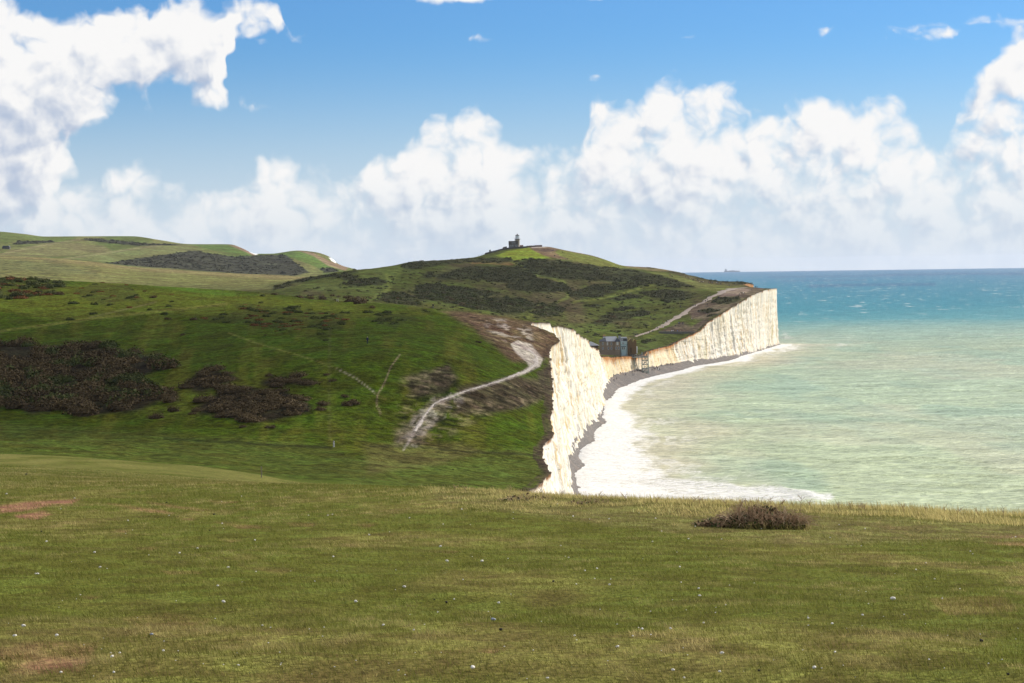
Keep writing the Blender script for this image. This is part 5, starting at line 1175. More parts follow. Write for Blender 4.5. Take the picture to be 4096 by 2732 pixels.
def stair_tower():
    b = hit1(645.2, 372.3, y0=1000, y1=1400); z1 = float(EYE + ray(645, 356.3)[1] * b.y)
    T = empty('stair_tower', tuple(b)); tag(T, 'green steel stair tower standing on the beach against the low cliff', 'stairs')
    h = z1 - b.z; w, d = 3.7, 4.4; nl = 4
    for x in (-w / 2, w / 2):
        for y in (-d / 2, d / 2): MB().box(x - .17, x + .17, y - .17, y + .17, -1.0, h + 2.7).build('post', M_STEEL, T)
    for i in range(nl + 1):
        z = h * i / nl if i else .25
        m = MB()
        for y in (-d / 2, d / 2): m.box(-w / 2 + .17, w / 2 - .17, y - .11, y + .11, z - .16, z + .16)
        for x in (-w / 2, w / 2): m.box(x - .11, x + .11, -d / 2 + .17, d / 2 - .17, z - .15, z + .15)
        m.build('landing_frame', M_STEEL, T)
        if i: MB().box(-w / 2 + .2, w / 2 - .2, d / 2 - 1.3, d / 2 - .12, z - .08, z + .02).build('landing', M_WOOD, T)
    for i in range(nl):
        za, zb = (h * i / nl if i else .25), h * (i + 1) / nl; s = 1 if i % 2 else -1
        m = MB(); n = 13
        for k in range(n):
            t = (k + .5) / n; xx = s * (w / 2 - .4) * (1 - 2 * t); zz = za + (zb - za) * t; m.box(xx - .16, xx + .16, -d / 2 + .4, d / 2 - 1.4, zz - .04, zz + .04)
        f = m.build('stair_flight', M_WOOD, T)
        r = MB()
        for y in (-d / 2 + .3, d / 2 - 1.3):
            r.tube([(s * (w / 2 - .4), y, za + .0), (-s * (w / 2 - .4), y, zb + .0)], .10, 4).tube([(s * (w / 2 - .4), y, za + 1.05), (-s * (w / 2 - .4), y, zb + 1.05)], .05, 4)
        r.build('handrail', M_STEEL, f)
        MB().tube([(-s * (w / 2), -d / 2 - .02, za), (s * (w / 2), -d / 2 - .02, zb)], .09, 4).build('brace', M_STEEL, T)
    # viewing deck joining the tower to the clifftop
    x0 = float(coast(b.y)) - 2.5 - b.x
    D = empty('viewing_deck', (b.x, b.y, z1)); tag(D, 'timber viewing deck crowded with people at the top of the stairs', 'deck')
    for i in range(12):
        a = x0 + (w / 2 - x0) * i / 12; MB().box(a + .02, a + (w / 2 - x0) / 12 - .02, -d / 2 - 2.2, d / 2 + .4, -.12, .02).build('plank', M_WOOD, D)
    MB().box(x0, w / 2, -d / 2 - 2.2, -d / 2 - 1.9, -.62, -.124).box(x0, w / 2, d / 2, d / 2 + .3, -.62, -.124).build('beam', M_STEEL, D)
    rl = MB()
    for a in np.linspace(x0, w / 2, 9): rl.box(a - .05, a + .05, -d / 2 - 2.2, -d / 2 - 2.1, .02, 1.1)
    rl.box(x0, w / 2, -d / 2 - 2.22, -d / 2 - 2.08, 1.1, 1.18).box(x0, w / 2, -d / 2 - 2.18, -d / 2 - 2.12, .55, .61); rl.build('railing', M_STEEL, D)
    for a in (x0 + 2.6, x0 + 5.2): MB().box(a - .13, a + .13, -d / 2 - 2.1, -d / 2 - 1.85, -h, -.63).build('post', M_STEEL, D)
    return b, z1, x0, w, d
SB, SZ, SX0, SW, SD = stair_tower()

def retaining_wall():
    a = hit1(*Zp(Z3, 455, 950), y0=1000, y1=1600); b = hit1(*Zp(Z3, 935, 972), y0=1000, y1=1600)
    root = empty('retaining_wall', tuple(a)); tag(root, 'low grey concrete retaining wall below the bare picnic ground', 'wall')
    d = b - a; n = 12
    for i in range(n):
        p, q = a + d * (i / n) - a, a + d * ((i + .985) / n) - a
        zt = lambda v: float(height([a.x + v.x], [a.y + v.y + 1.0])[0]) - a.z + .7
        zp, zq = max(zt(p), p.z + 1.2), max(zt(q), q.z + 1.2)
        o = .04 * (i % 2)
        MB().add([(p.x, p.y + o, p.z - .8), (q.x, q.y + o, q.z - .8), (q.x, q.y + .6, q.z - .8), (p.x, p.y + .6, p.z - .8), (p.x, p.y + o, zp), (q.x, q.y + o, zq), (q.x, q.y + .6, zq), (p.x, p.y + .6, zp)],
                 [(0, 3, 2, 1), (4, 5, 6, 7), (0, 1, 5, 4), (1, 2, 6, 5), (2, 3, 7, 6), (3, 0, 4, 7)]).build('concrete_panel', M_CONC, root)
retaining_wall()
for (x, y) in ((1385, 372), (1412, 358), (1447, 345), (1478, 322), (1510, 300), (1540, 290), (1570, 282), (1603, 272), (1637, 262), (1668, 248), (1700, 238), (1735, 228)):
    p = hit1(*Zp(Z2, x, y), y0=1000, y1=1600)
    o = MB().box(-.1, .1, -.1, .1, -.4, 1.25).build('fence_post', M_WOOD, None, tuple(p)); tag(o, 'wooden fence post along the path behind the timber building', 'post', 'fence posts along the cliff path')

# path sheets: the trodden chalk track on the headland, laid over the turf
def path_sheet(name, pts, m, label, y0, y1, lift):
    P = np.array(pts); t = np.linspace(0, len(P) - 1, 160); px = np.interp(t, range(len(P)), P[:, 0]); py = np.interp(t, range(len(P)), P[:, 1]); w = np.interp(t, range(len(P)), P[:, 2])
    H = ground_hits(np.stack([px, py], 1), y0=y0, y1=y1); ok = ~np.isnan(H[:, 0]); H = H[ok]; w = w[ok]
    H = np.stack([gauss(H[:, i], 2.0) for i in range(3)], 1)
    d = np.gradient(H[:, :2], axis=0); d /= np.linalg.norm(d, axis=1)[:, None] + 1e-9; nn = np.stack([-d[:, 1], d[:, 0]], 1)
    s = np.arange(len(H)); V = []
    hw = w * H[:, 1] / F * 1.0
    for k, u in enumerate(np.linspace(-1, 1, 11)):
        e = hw * (1 + 1.2 * (fbm(s / 4, s * 0 + np.sign(u) * 3, 401, 3) - .5) * abs(u) * 2)
        x = H[:, 0] + nn[:, 0] * u * e; y = H[:, 1] + nn[:, 1] * u * e
        V.append(np.stack([x, y, height(x, y) + lift * (1 - .8 * u * u)], 1))
    V = np.stack(V, 1); me = np_mesh(name, V.reshape(-1, 3), grid_faces(len(H), 11), True, None, m)
    if me.polygons[0].normal.z < 0: me.flip_normals()
    tag(link(name, me), label, None, None, 'structure')
def path_mat(name, a, b, sc_):
    m, nt, bb = new_mat(name); p = nt.nodes.new('ShaderNodeNewGeometry').outputs['Position']
    n = N(nt, 'ShaderNodeTexNoise', {'Vector': p, 'Scale': sc_, 'Detail': 6.0, 'Roughness': .7})
    nt.links.new(mixc(nt, smooth(nt, n.outputs['Fac'], .32, .68), (*a, 1), (*b, 1)), bb.inputs['Base Color']); bb.inputs['Roughness'].default_value = .95
    bm = N(nt, 'ShaderNodeBump', {'Strength': .7, 'Distance': .4, 'Height': n.outputs['Fac']}); nt.links.new(bm.outputs[0], bb.inputs['Normal']); return m
path_sheet('path', C_PATH, path_mat('trodden_track', (.19, .14, .105), (.33, .26, .205), .35), 'broad pale trodden path climbing the headland from the gap', 1100, 1700, .35)
path_sheet('path', [(a, b, w * .34) for a, b, w in B_CHALK_PATH[2:]], path_mat('chalk_track', (.22, .185, .15), (.46, .40, .345), .8), 'white chalk footpath curving up the near hill', 300, 760, .12)

# ------------------------------------------------------------------ cars by the brick house
def car(loc, rz, paint, label):
    c = empty('parked_car', loc, rz); tag(c, label, 'car', 'cars parked by the brick house')
    prof = [(-2.1, .35), (2.1, .35), (2.15, .75), (1.95, .95), (1.15, 1.02), (.55, 1.48), (-1.3, 1.5), (-2.0, 1.05), (-2.15, .8)]
    MB().prism(prof, -.86, .86).build('body', paint, c)
    for y in (-.875, .865):
        MB().prism([(-1.75, 1.06), (.95, 1.06), (.5, 1.42), (-1.25, 1.44)], y, y + .01).build('side_window', M_PANE, c)
    MB().add([(1.13, -.72, 1.07), (1.13, .72, 1.07), (.62, .68, 1.465), (.62, -.68, 1.465)], [(0, 1, 2, 3)]).build('windscreen', M_PANE, c)
    for x in (-1.3, 1.35):
        for y in (-.9, .74):
            w = MB().lathe([(.1, 0), (.34, .0), (.36, .05), (.36, .13), (.1, .16)], 14); w.v = [(x + a, y + z, .35 + b) for a, b, z in w.v]
            w.build('wheel', M_BLACK, c)
    for y in (-.7, .5): MB().box(2.12, 2.17, y, y + .2, .72, .84).build('headlight', M_WHITE, c)
pnt = lambda n, c: mat(n, c, .25, .03, 2, .1, .6)
for (x, y, rz, pm, lb) in ((752, 600, .15, pnt('silver_paint', (.55, .57, .60)), 'silver car with pale roof parked at the left end of the brick house'), (778, 622, -.2, pnt('navy_paint', (.05, .07, .12)), 'dark blue car parked in front of the silver one'), (832, 625, .5, pnt('grey_paint', (.16, .18, .21)), 'dark grey car parked nearest the cliff edge')):
    p = hit1(*Zp(Z2, x, y), y0=1000, y1=1400); car(tuple(p), rz, pm, lb)
for i in range(10):
    p = hit1(*Zp(Z2, 870 + i * 6 + rng.uniform(-3, 3), 640 - rng.uniform(0, 20)), y0=1000, y1=1400)
    V, Fc = MB().lathe([(.5, -.2), (.55, .3), (.4, .7), (.12, .9)], 7).v, MB().lathe([(.5, -.2), (.55, .3), (.4, .7), (.12, .9)], 7).f
    m = MB(); m.add([(a * rng.uniform(.8, 1.3), b * rng.uniform(.8, 1.3), c * rng.uniform(.6, 1.2)) for a, b, c in V], Fc)
    o = m.build('boulder', M_CREAM if i % 3 else M_CONC, None, tuple(p)); tag(o, 'pale boulder in the heap beside the parked cars', 'boulder', 'boulders beside the cars')

# ------------------------------------------------------------------ people
M_SKIN = mat('skin', (.50, .32, .23), .6, .03)
CLOTH = {'black': (.018, .018, .022), 'navy': (.022, .030, .065), 'grey': (.14, .14, .15), 'white': (.70, .70, .70), 'red': (.36, .04, .035), 'blue': (.05, .14, .38), 'tan': (.30, .22, .14), 'jeans': (.05, .07, .13), 'brown': (.09, .06, .04), 'green': (.05, .08, .04)}
CM = {k: mat('cloth_' + k, v, .9, .1, 8.0) for k, v in CLOTH.items()}
HAIR = mat('hair', (.05, .033, .022), .8, .1)
def skin_body(pose):
    v = {}; e = []
    def P(n, co, r, par=None):
        v[n] = (co, r)
        if par: e.append((par, n))
    if pose == 'sit': hz = .24
    else: hz = .95
    lean = -.05 if pose.startswith('walk') else 0
    P('pelvis', (0, 0, hz), .135); P('belly', (0, lean * .3, hz + .16), .125, 'pelvis'); P('chest', (0, lean * .7, hz + .36), .150, 'belly'); P('neck', (0, lean - .01, hz + .55), .060, 'chest'); P('head', (0, lean - .03, hz + .67), .098, 'neck'); P('crown', (0, lean - .02, hz + .76), .082, 'head')
    for s in (-1, 1):
        sw = s * (.22 if pose.startswith('walk') else .03)
        P('sh%d' % s, (s * .185, lean, hz + .47), .072, 'chest'); P('el%d' % s, (s * .25, lean + sw * .5 + .03, hz + .19), .052, 'sh%d' % s)
        wy = -.16 if pose == 'sit' else lean + sw - .06
        P('wr%d' % s, (s * .24, wy, hz - .03 if pose != 'sit' else hz + .1), .038, 'el%d' % s); P('ha%d' % s, (s * .235, wy - .03, hz - .13 if pose != 'sit' else hz + .03), .036, 'wr%d' % s)
        P('hip%d' % s, (s * .095, 0, hz - .05), .098, 'pelvis')
        if pose == 'sit':
            P('kn%d' % s, (s * .12, -.36, .46), .066, 'hip%d' % s); P('an%d' % s, (s * .12, -.55, .09), .046, 'kn%d' % s); P('to%d' % s, (s * .12, -.70, .05), .040, 'an%d' % s)
        else:
            f = -sw * 1.0
            P('kn%d' % s, (s * .10, f * .6 - .03, .50), .066, 'hip%d' % s); P('an%d' % s, (s * .10, f * 1.25 + .04, .08 + (.05 if f > .1 else 0)), .044, 'kn%d' % s); P('to%d' % s, (s * .105, f * 1.25 - .13, .045), .038, 'an%d' % s)
    names = list(v); me = bpy.data.meshes.new('tmp'); me.from_pydata([v[n][0] for n in names], [(names.index(a), names.index(b)) for a, b in e], [])
    ob = bpy.data.objects.new('tmp', me); C.objects.link(ob)
    sk = ob.modifiers.new('skin', 'SKIN'); sk.use_smooth_shade = True
    for i, n in enumerate(names): me.skin_vertices[0].data[i].radius = (v[n][1] * (1.18 if n in ('chest', 'belly', 'pelvis') else 1), v[n][1] * (.85 if n in ('chest', 'belly', 'pelvis') else 1))
    me.skin_vertices[0].data[0].use_root = True
    sb = ob.modifiers.new('sub', 'SUBSURF'); sb.levels = 1; sb.render_levels = 1
    dg = bpy.context.evaluated_depsgraph_get(); out = bpy.data.meshes.new_from_object(ob.evaluated_get(dg)); bpy.data.objects.remove(ob); out.name = 'person'
    return out, hz
BODIES = {p: skin_body(p) for p in ('stand', 'walk', 'sit')}
_dress = {}
def person_mesh(pose, top, legs):
    k = (pose, top, legs)
    if k in _dress: return _dress[k]
    b, hz = BODIES[pose]; me = b.copy(); me.name = 'person'
    for m in (CM[top], CM[legs], M_SKIN, HAIR, CM['black']): me.materials.append(m)
    idx = []
    for f in me.polygons:
        c = f.center
        if c.z > hz + .575: i = 3 if (c.z > hz + .75 or c.y > .0) else 2
        elif abs(c.x) > .19 and c.z < hz - .05 + (.08 if pose == 'sit' else 0) and pose != 'sit': i = 2
        elif c.z < .1 and (pose != 'sit' or c.y < -.45): i = 4
        elif c.z < hz + .04 and not (abs(c.x) > .175 and c.z > hz - .2): i = 1
        else: i = 0
        idx.append(i)
    me.polygons.foreach_set('material_index', idx); me.update(); _dress[k] = me; return me
def add_person(p, place, group, top=None, legs=None, pose=None, rz=None, sc_=1.0, label=None):
    top = top or rng.choice(['black', 'navy', 'black', 'grey', 'navy', 'brown', 'white', 'red', 'blue', 'tan', 'green'], p=[.22, .18, .14, .12, .08, .06, .06, .03, .04, .04, .03])
    legs = legs or rng.choice(['black', 'jeans', 'grey', 'tan'], p=[.45, .35, .12, .08]); pose = pose or rng.choice(['stand', 'walk'])
    o = link('person', person_mesh(pose, str(top), str(legs))); o.location = tuple(p); o.rotation_euler = (0, 0, rng.uniform(0, 6.28) if rz is None else rz); s = rng.uniform(.95, 1.06) * sc_; o.scale = (s, s, s)
    nm = {'navy': 'navy', 'jeans': 'denim'}.get(str(top), str(top))
    tag(o, label or 'person in a %s top %s' % (nm, place), 'person', group); return o
GROUPS = [
    (Z3, [(605, 180), (616, 185), (630, 196), (641, 202)], 'walking on the bright grass strip below the skyline', 'walkers on the upper grass strip'),
    (Z3, [(816, 207), (835, 207), (850, 214), (878, 237), (905, 242), (915, 242), (925, 244)], 'walking down the grass strip right of the dark scrub', 'walkers on the grass strip'),
    (Z3, [(975, 242), (987, 260), (1003, 270), (1018, 274), (1030, 274), (1040, 277), (1052, 277), (1075, 264)], 'in the cluster at the foot of the grass strip', 'cluster at the foot of the strip'),
    (Z3, [(1120, 282), (1140, 282), (1152, 284), (1163, 286), (1175, 286), (1187, 286), (1235, 287), (1247, 289), (1283, 294), (1290, 294)], 'in the row along the back of the headland plateau', 'row at the back of the plateau'),
    (Z3, [(1345, 292), (1362, 297), (1372, 316), (1388, 316), (1405, 318), (1475, 300)], 'near the dark scrub at the back of the plateau', 'people by the plateau scrub'),
    (Z3, [(1655, 334), (1690, 320), (1700, 323), (1712, 320), (1748, 341), (1757, 341), (1775, 345), (1775, 316), (1787, 318)], 'gathered left of the cliff point viewpoint', 'people left of the viewpoint'),
    (Z3, [(1825, 334), (1835, 334), (1850, 332), (1862, 334), (1872, 334), (1885, 332), (1893, 330)], 'standing at the cliff point viewpoint', 'people at the viewpoint'),
    (Z3, [(1703, 380), (1558, 424), (1570, 426), (1580, 424), (1592, 426), (1608, 424), (1520, 458), (1535, 442)], 'on the bare ground near the cliff point', 'people on the bare cliff ground'),
    (Z3, [(1127, 458), (1150, 458), (1255, 486), (1268, 488)], 'beside the upper pale path', 'people beside the upper path'),
    (Z3, [(1042, 531), (1058, 535), (1078, 531), (1085, 533), (1107, 515), (1095, 575), (1110, 575)], 'on the pale path left of the round bush', 'people on the upper path'),
    (Z3, [(915, 595), (928, 595), (947, 593), (980, 671), (998, 671)], 'on the middle of the pale path', 'people on the middle path'),
    (Z3, [(740, 605), (750, 605), (652, 614)], 'on the small grass trail left of the path', 'people on the grass trail'),
    (Z3, [(900, 773), (912, 773), (725, 833), (738, 836), (770, 833), (780, 833), (675, 871)], 'on the brown picnic ground above the wall', 'people on the picnic ground'),
    (Z3, [(500, 823), (512, 821), (558, 811), (573, 809), (345, 746), (362, 746), (387, 728), (403, 718)], 'on the grass left of the lower path', 'people on the lower grass'),
    (Z3, [(423, 891), (440, 893), (328, 949), (362, 942), (375, 944)], 'walking on the lower part of the pale path', 'walkers on the lower path'),
    (Z3, [(125, 994), (140, 989), (153, 989), (170, 982)], 'in the group behind the timber building', 'group behind the timber building'),
    (Z2, [(1090, 1025), (1145, 1035), (1185, 1050), (1195, 1045), (1310, 1005), (1320, 1055), (1345, 1055), (960, 1070), (1020, 1128), (968, 1158)], 'on the shingle beach left of the stair tower', 'people on the beach left of the stairs'),
    (Z2, [(1348, 982), (1370, 975), (1395, 976), (1415, 976)], 'at the foot of the cliff beside the stair tower', 'people at the foot of the stairs'),
    (Z2, [(1668, 905), (1690, 905), (1705, 912), (1722, 912), (1768, 907), (1685, 962), (1720, 952), (1740, 952), (1785, 932), (1798, 957), (1830, 957)], 'on the shingle beach right of the stair tower', 'people on the beach right of the stairs'),
    (Z2, [(1858, 882), (1885, 882), (1950, 862), (1972, 858), (1990, 862), (2025, 857), (2040, 857), (2062, 857), (2080, 857)], 'strolling far along the beach below the big cliff', 'people far along the beach'),
    (Z1, [(1217, 485), (1230, 485), (1369, 518), (1242, 575), (1255, 575), (1448, 620)], 'walking on the headland top right of the lighthouse', 'walkers on the headland top'),
    (Z1, [(768, 758), (784, 760)], 'on the green track below the lighthouse', 'couple below the lighthouse'),
    (Z1, [(870, 426), (925, 427), (960, 418), (945, 424)], 'by the rubble wall on the headland top', 'people by the rubble wall'),
    (Z8, [(1953, 176), (2000, 202), (2010, 211), (2030, 213), (2055, 248), (2075, 249), (2118, 261), (2130, 261)], 'as a speck on the brown path of the far headland', 'walkers on the far headland')]
for z, pts, place, group in GROUPS:
    H = ground_hits([Zp(z, *p) for p in pts], y0=900)
    for p in H:
        if not np.isnan(p[0]) and p[2] > .2: add_person(p, place, group)
for (x, y, top, lb) in ((520, 871, 'white', 'person in white standing on the lower pale path'), (845, 427, 'blue', 'person in bright blue at the lighthouse wall end')):
    z = Z3 if x == 520 else Z1; add_person(hit1(*Zp(z, x, y), y0=900), '', None, top, 'white' if top == 'white' else 'jeans', 'stand', label=lb)
for (x, y) in ((443, 918), (540, 928), (625, 928), (645, 924), (705, 928), (745, 932)):
    add_person(hit1(*Zp(Z3, x, y), y0=1000, y1=1600), 'sitting at the edge of the picnic ground', 'sitters on the picnic ground', 'white' if x in (625, 645) else None, None, 'sit', math.pi * .1)
for (x, y) in ((1190, 645), (1212, 645), (1275, 645), (1312, 645), (985, 640), (1075, 655)):
    add_person(hit1(*Zp(Z2, x, y), y0=1000, y1=1400), 'on the terrace in front of the houses', 'people on the terrace')
for i, fx in enumerate((.08, .17, .25, .33, .40, .48, .56, .63, .72, .80, .9)):
    add_person((SB.x + SX0 + (SW / 2 - SX0) * fx, SB.y - SD / 2 - rng.uniform(.2, 1.7), SZ + .02), 'on the viewing deck at the top of the stairs', 'people on the viewing deck', pose='stand')
for i, (dx, lv, top) in enumerate(((-.6, 1, 'black'), (.7, 2, 'red'), (.1, 3, 'navy'), (-.3, 2, 'grey'))):
    add_person((SB.x + dx, SB.y + SD / 2 - .7, SB.z + (SZ - SB.z) * lv / 4 + .02), 'on a landing of the stair tower', 'people on the stair tower', top, pose='stand')
W = hit1(*Zp(Z7, 1725, 617), y0=350, y1=700)
w_ = add_person(W, '', None, 'navy', 'navy', 'walk', math.pi * .96, 1.03, 'lone walker in dark blue with a backpack and pole on the near hill')
bp = MB().box(-.15, .15, .08, .27, 1.08, 1.50).build('backpack', CM['navy'], w_); bp['label'] = 'navy backpack'
MB().tube([(.27, -.15, .9), (.32, -.3, 0)], .012, 5).build('walking_pole', M_BLACK, w_)
W = hit1(*Zp(Z5, 486, 178), y0=500, y1=800)
add_person(W, '', None, 'black', 'grey', 'walk', .4, 1.05, 'lone walker in a black jacket on the crest of the near hill')

# ------------------------------------------------------------------ posts, gate and far barn on the land
def post(px, py, h, r, label, y0, y1, striped=False):
    p = hit1(px, py, y0=y0, y1=y1); o = empty('marker_post', tuple(p)); tag(o, label, 'post')
    MB().box(-r, r, -r, r, -.3, h).build('shaft', M_WHITE if striped else M_WOOD, o)
    if striped:
        for i in range(4): MB().add([(-r - .01, -r - .012, .12 + i * h / 4), (r + .01, -r - .012, .22 + i * h / 4), (r + .01, -r - .012, .34 + i * h / 4), (-r - .01, -r - .012, .24 + i * h / 4)], [(0, 1, 2, 3)]).build('stripe', mat('red_brown', (.12, .05, .04), .7, .1), o)
    MB().box(-r * 1.15, r * 1.15, -r * 1.15, r * 1.15, h + .002, h + .05).build('cap', M_WOOD, o)
post(*Zp(Z7, 1423, 1540), 1.2, .12, 'white marker post with dark slanting bands in the dip', 300, 600, True)
post(*Zp(ZA, 1201, 150), .9, .035, 'thin wooden post at the end of the pale slope', 60, 320)
g = hit1(*Zp(Z7, 1456, 240), y0=500, y1=800); G = empty('stile', tuple(g)); tag(G, 'small pale wooden stile on the crest of the near hill', 'stile')
for x in (-.33, .33): MB().box(x - .06, x + .06, -.06, .06, -.3, 1.15).build('post', mat('pale_wood', (.50, .45, .38), .8, .1), G)
for z in (.35, .7, 1.02): MB().box(-.27, .27, -.04, .04, z - .05, z + .05).build('rail', mat('pale_wood', (.50, .45, .38)), G)
p = hit1(*Zp(Z8, 40, 150), y0=2500); Bn = empty('barn', tuple(p)); tag(Bn, 'small grey barn on the far left hillside', 'barn')
MB().box(-7, 7, -4, 4, -1, 3.4).build('wall', M_DARKST, Bn); MB().prism([(-7.5, 3.41), (7.5, 3.41), (5, 6), (-5, 6)], -4.5, 4.5).build('roof', M_ROOFD, Bn)

# ------------------------------------------------------------------ ship, birds
def ship():
    Y = 29500.0; x = at(732, 270, Y)[0]; z = -(x * x + Y * Y) / (2 * RE); k = Y / F / 4 / 3.359
    S = empty('cargo_ship', (x, Y, z)); tag(S, 'long haze-pale cargo ship far out on the horizon', 'ship'); X = lambda a: (a - 1443) * k
    mh = mat('hazed_ship_grey', (.30, .33, .38), .7, .05)  # pale bluish grey, with the fade of distant haze put into the colour
    b = MB(); b.add([(X(1340), -16, -6), (X(1543), -16, -6), (X(1543), 16, -6), (X(1340), 16, -6), (X(1337), -17, 16), (X(1549), -17, 17), (X(1549), 17, 17), (X(1337), 17, 16)], [(0, 3, 2, 1), (4, 5, 6, 7), (0, 1, 5, 4), (1, 2, 6, 5), (2, 3, 7, 6), (3, 0, 4, 7)]); b.build('hull', mh, S)
    MB().box(X(1346), X(1375), -14, 14, 16.1, 36).box(X(1350), X(1368), -16, 16, 36.1, 42).build('superstructure', mat('ship_white', (.50, .52, .55), .6, .05), S)
    MB().box(X(1352), X(1358), -4, 4, 42.1, 54).build('funnel', mh, S)
    for a in (1410, 1445, 1455, 1500, 1535): MB().box(X(a) - 2, X(a) + 2, -2, 2, 16.9, 32 if a in (1445, 1455) else 26).build('mast', mh, S)
    MB().box(X(1400), X(1480), -8, 8, 17.1, 22).build('deck_gear', mh, S)
ship()
def bird(loc, rz, span, bank, label, standing=False):
    M_B = mat('black_feathers', (.016, .016, .02), .6, .1); o = empty('bird', loc, rz); tag(o, label, 'bird')
    s = span; b = MB(); b.tube([(0, -.26 * s, 0), (0, -.18 * s, .0), (0, -.05 * s, .005 * s), (0, .12 * s, 0), (0, .22 * s, 0)], [.006 * s, .035 * s, .06 * s, .045 * s, .012 * s], 8); b.build('body', M_B, o, smooth_=True)
    MB().add([(-.02 * s, .18 * s, 0), (.02 * s, .18 * s, 0), (.07 * s, .36 * s, 0), (-.07 * s, .36 * s, 0), (0, .27 * s, .015 * s)], [(0, 1, 4), (1, 2, 4), (2, 3, 4), (3, 0, 4)]).build('tail', M_B, o)
    if standing:
        for x in (-.04, .04): MB().tube([(x * s, .02 * s, -.03 * s), (x * s, 0, -.2 * s)], .008 * s, 5).build('leg', M_B, o)
        return o
    for q in (-1, 1):
        MB().add([(q * .04 * s, -.08 * s, .02 * s), (q * .26 * s, -.12 * s, .05 * s), (q * .5 * s, .02 * s, .03 * s), (q * .28 * s, .08 * s, .04 * s), (q * .04 * s, .10 * s, .015 * s), (q * .22 * s, -.02 * s, .062 * s)], [(0, 1, 5), (1, 2, 5), (2, 3, 5), (3, 4, 5), (4, 0, 5)]).build('wing', M_B, o)
    o.rotation_euler = (0, bank, rz); return o
bird(tuple(at(521, 406.5, 205)), .2, 1.15, -R(27), 'black crow gliding low past the dark slope by the cliff')
bird(tuple(at(453.2, 469.6, 170)), 1.0, .42, R(20), 'small black bird in flight low over the green dip')
p = hit1(282, 483.0, y0=20, y1=140); bird((p.x, p.y, p.z + .12), 1.2, .55, 0, 'dark bird standing on the brow of the near slope', True)
# ------------------------------------------------------------------ stones and droppings in the turf
def pebble(seed, k=1.0):
    r = np.random.default_rng(seed); bm = bmesh.new(); bmesh.ops.create_icosphere(bm, subdivisions=2, radius=1.0)
    for v in bm.verts:
        n = 1 + .22 * math.sin(3 * v.co.x + seed) * math.cos(2.3 * v.co.y + seed * 2) + .07 * r.normal(); v.co = Vector((v.co.x * n * 1.15, v.co.y * n * .9, v.co.z * n * .72 * k))
    me = bpy.data.meshes.new('pebble'); bm.to_mesh(me); bm.free()
    me.polygons.foreach_set('use_smooth', [True] * len(me.polygons)); return me
M_FLINT = mat('chalk_flint', (.74, .69, .60), .7, .14, 30); M_GFLINT = mat('grey_flint', (.30, .32, .36), .5, .2, 30); M_DUNG = mat('dark_dung', (.022, .018, .015), .9, .2, 40)
PB = []
for i in range(6):
    me = pebble(i); me.materials.append(M_FLINT); PB.append(me)
PG = pebble(20); PG.materials.append(M_GFLINT); PD = []
for i in range(3):
    me = pebble(40 + i); me.materials.append(M_DUNG); PD.append(me)
def stone(me, px, py, wpx, label, group, name='pebble', cat='stone'):
    p = hit1(px, py, y0=5, y1=70)
    if math.isnan(p[0]): return
    s = wpx * p.y / F / 2; o = link(name, me); o.location = (p.x, p.y, p.z + s * .25 + .012); o.scale = (s, s, s); o.rotation_euler = (rng.uniform(-.3, .3), rng.uniform(-.3, .3), rng.uniform(0, 6.28)); tag(o, label, cat, group)
SPECIAL = {(2170, 1036): 'large white round flint near the bottom centre, its edge clean', (108, 842): 'broken white flint by the left edge of the turf', (260, 887): 'round white flint a little right of the broken one', (515, 985): 'white flint just below the bare reddish patch at lower left', (1388, 1037): 'largest grey-white flint low on the right half'}
BIG = [(ZA, *q) for q in ((108, 842, 4.6), (260, 887, 4.4), (515, 985, 4.0), (1027, 730, 4.2), (1633, 728, 4.0), (2170, 1036, 5.6), (2290, 735, 3.6), (1857, 660, 3.6), (2052, 540, 3.4), (2213, 540, 3.6), (825, 503, 2.6), (213, 450, 2.4), (434, 500, 2.8), (460, 569, 2.8), (907, 481, 2.6), (1020, 366, 2.2), (2022, 472, 2.8), (1900, 862, 3.0), (280, 1058, 3.6), (523, 1058, 3.4), (550, 968, 3.0), (68, 888, 4.0), (750, 958, 3.2), (1170, 443, 2.4), (587, 352, 2.0), (30, 228, 2.0), (165, 600, 2.6), (1048, 570, 2.8), (1000, 655, 2.6), (2085, 718, 2.4), (1760, 838, 2.8), (175, 600, 2.8), (1530, 520, 2.4), (1505, 328, 1.8), (1695, 418, 2.4), (1205, 840, 2.4), (1095, 1025, 2.8), (1880, 340, 1.8), (2120, 300, 1.8))] + [(ZB, *q) for q in ((485, 940, 4.2), (963, 970, 4.6), (1388, 1037, 5.2), (740, 1048, 4.0), (953, 1055, 3.8), (597, 857, 3.6), (728, 855, 3.4), (862, 702, 3.2), (448, 650, 2.8), (790, 1084, 3.2), (164, 1085, 3.4), (1610, 792, 2.8), (1470, 832, 2.8), (1360, 806, 2.6), (1483, 965, 3.0), (857, 667, 2.6), (335, 585, 2.4), (390, 575, 2.4), (280, 333, 2.2), (445, 345, 2.2), (770, 567, 2.2), (1855, 580, 2.0), (810, 437, 2.0), (287, 888, 2.8), (555, 890, 2.6), (880, 828, 2.6), (645, 450, 2.0), (1975, 715, 2.2), (1915, 1000, 2.6), (2250, 1000, 2.4))]
for z, x, y, w in BIG:
    stone(PB[rng.integers(6)], *Zp(z, x, y), w * .85, SPECIAL.get((x, y), 'white flint half sunk in the short turf'), None if (x, y) in SPECIAL else 'flints in the turf', 'flint')
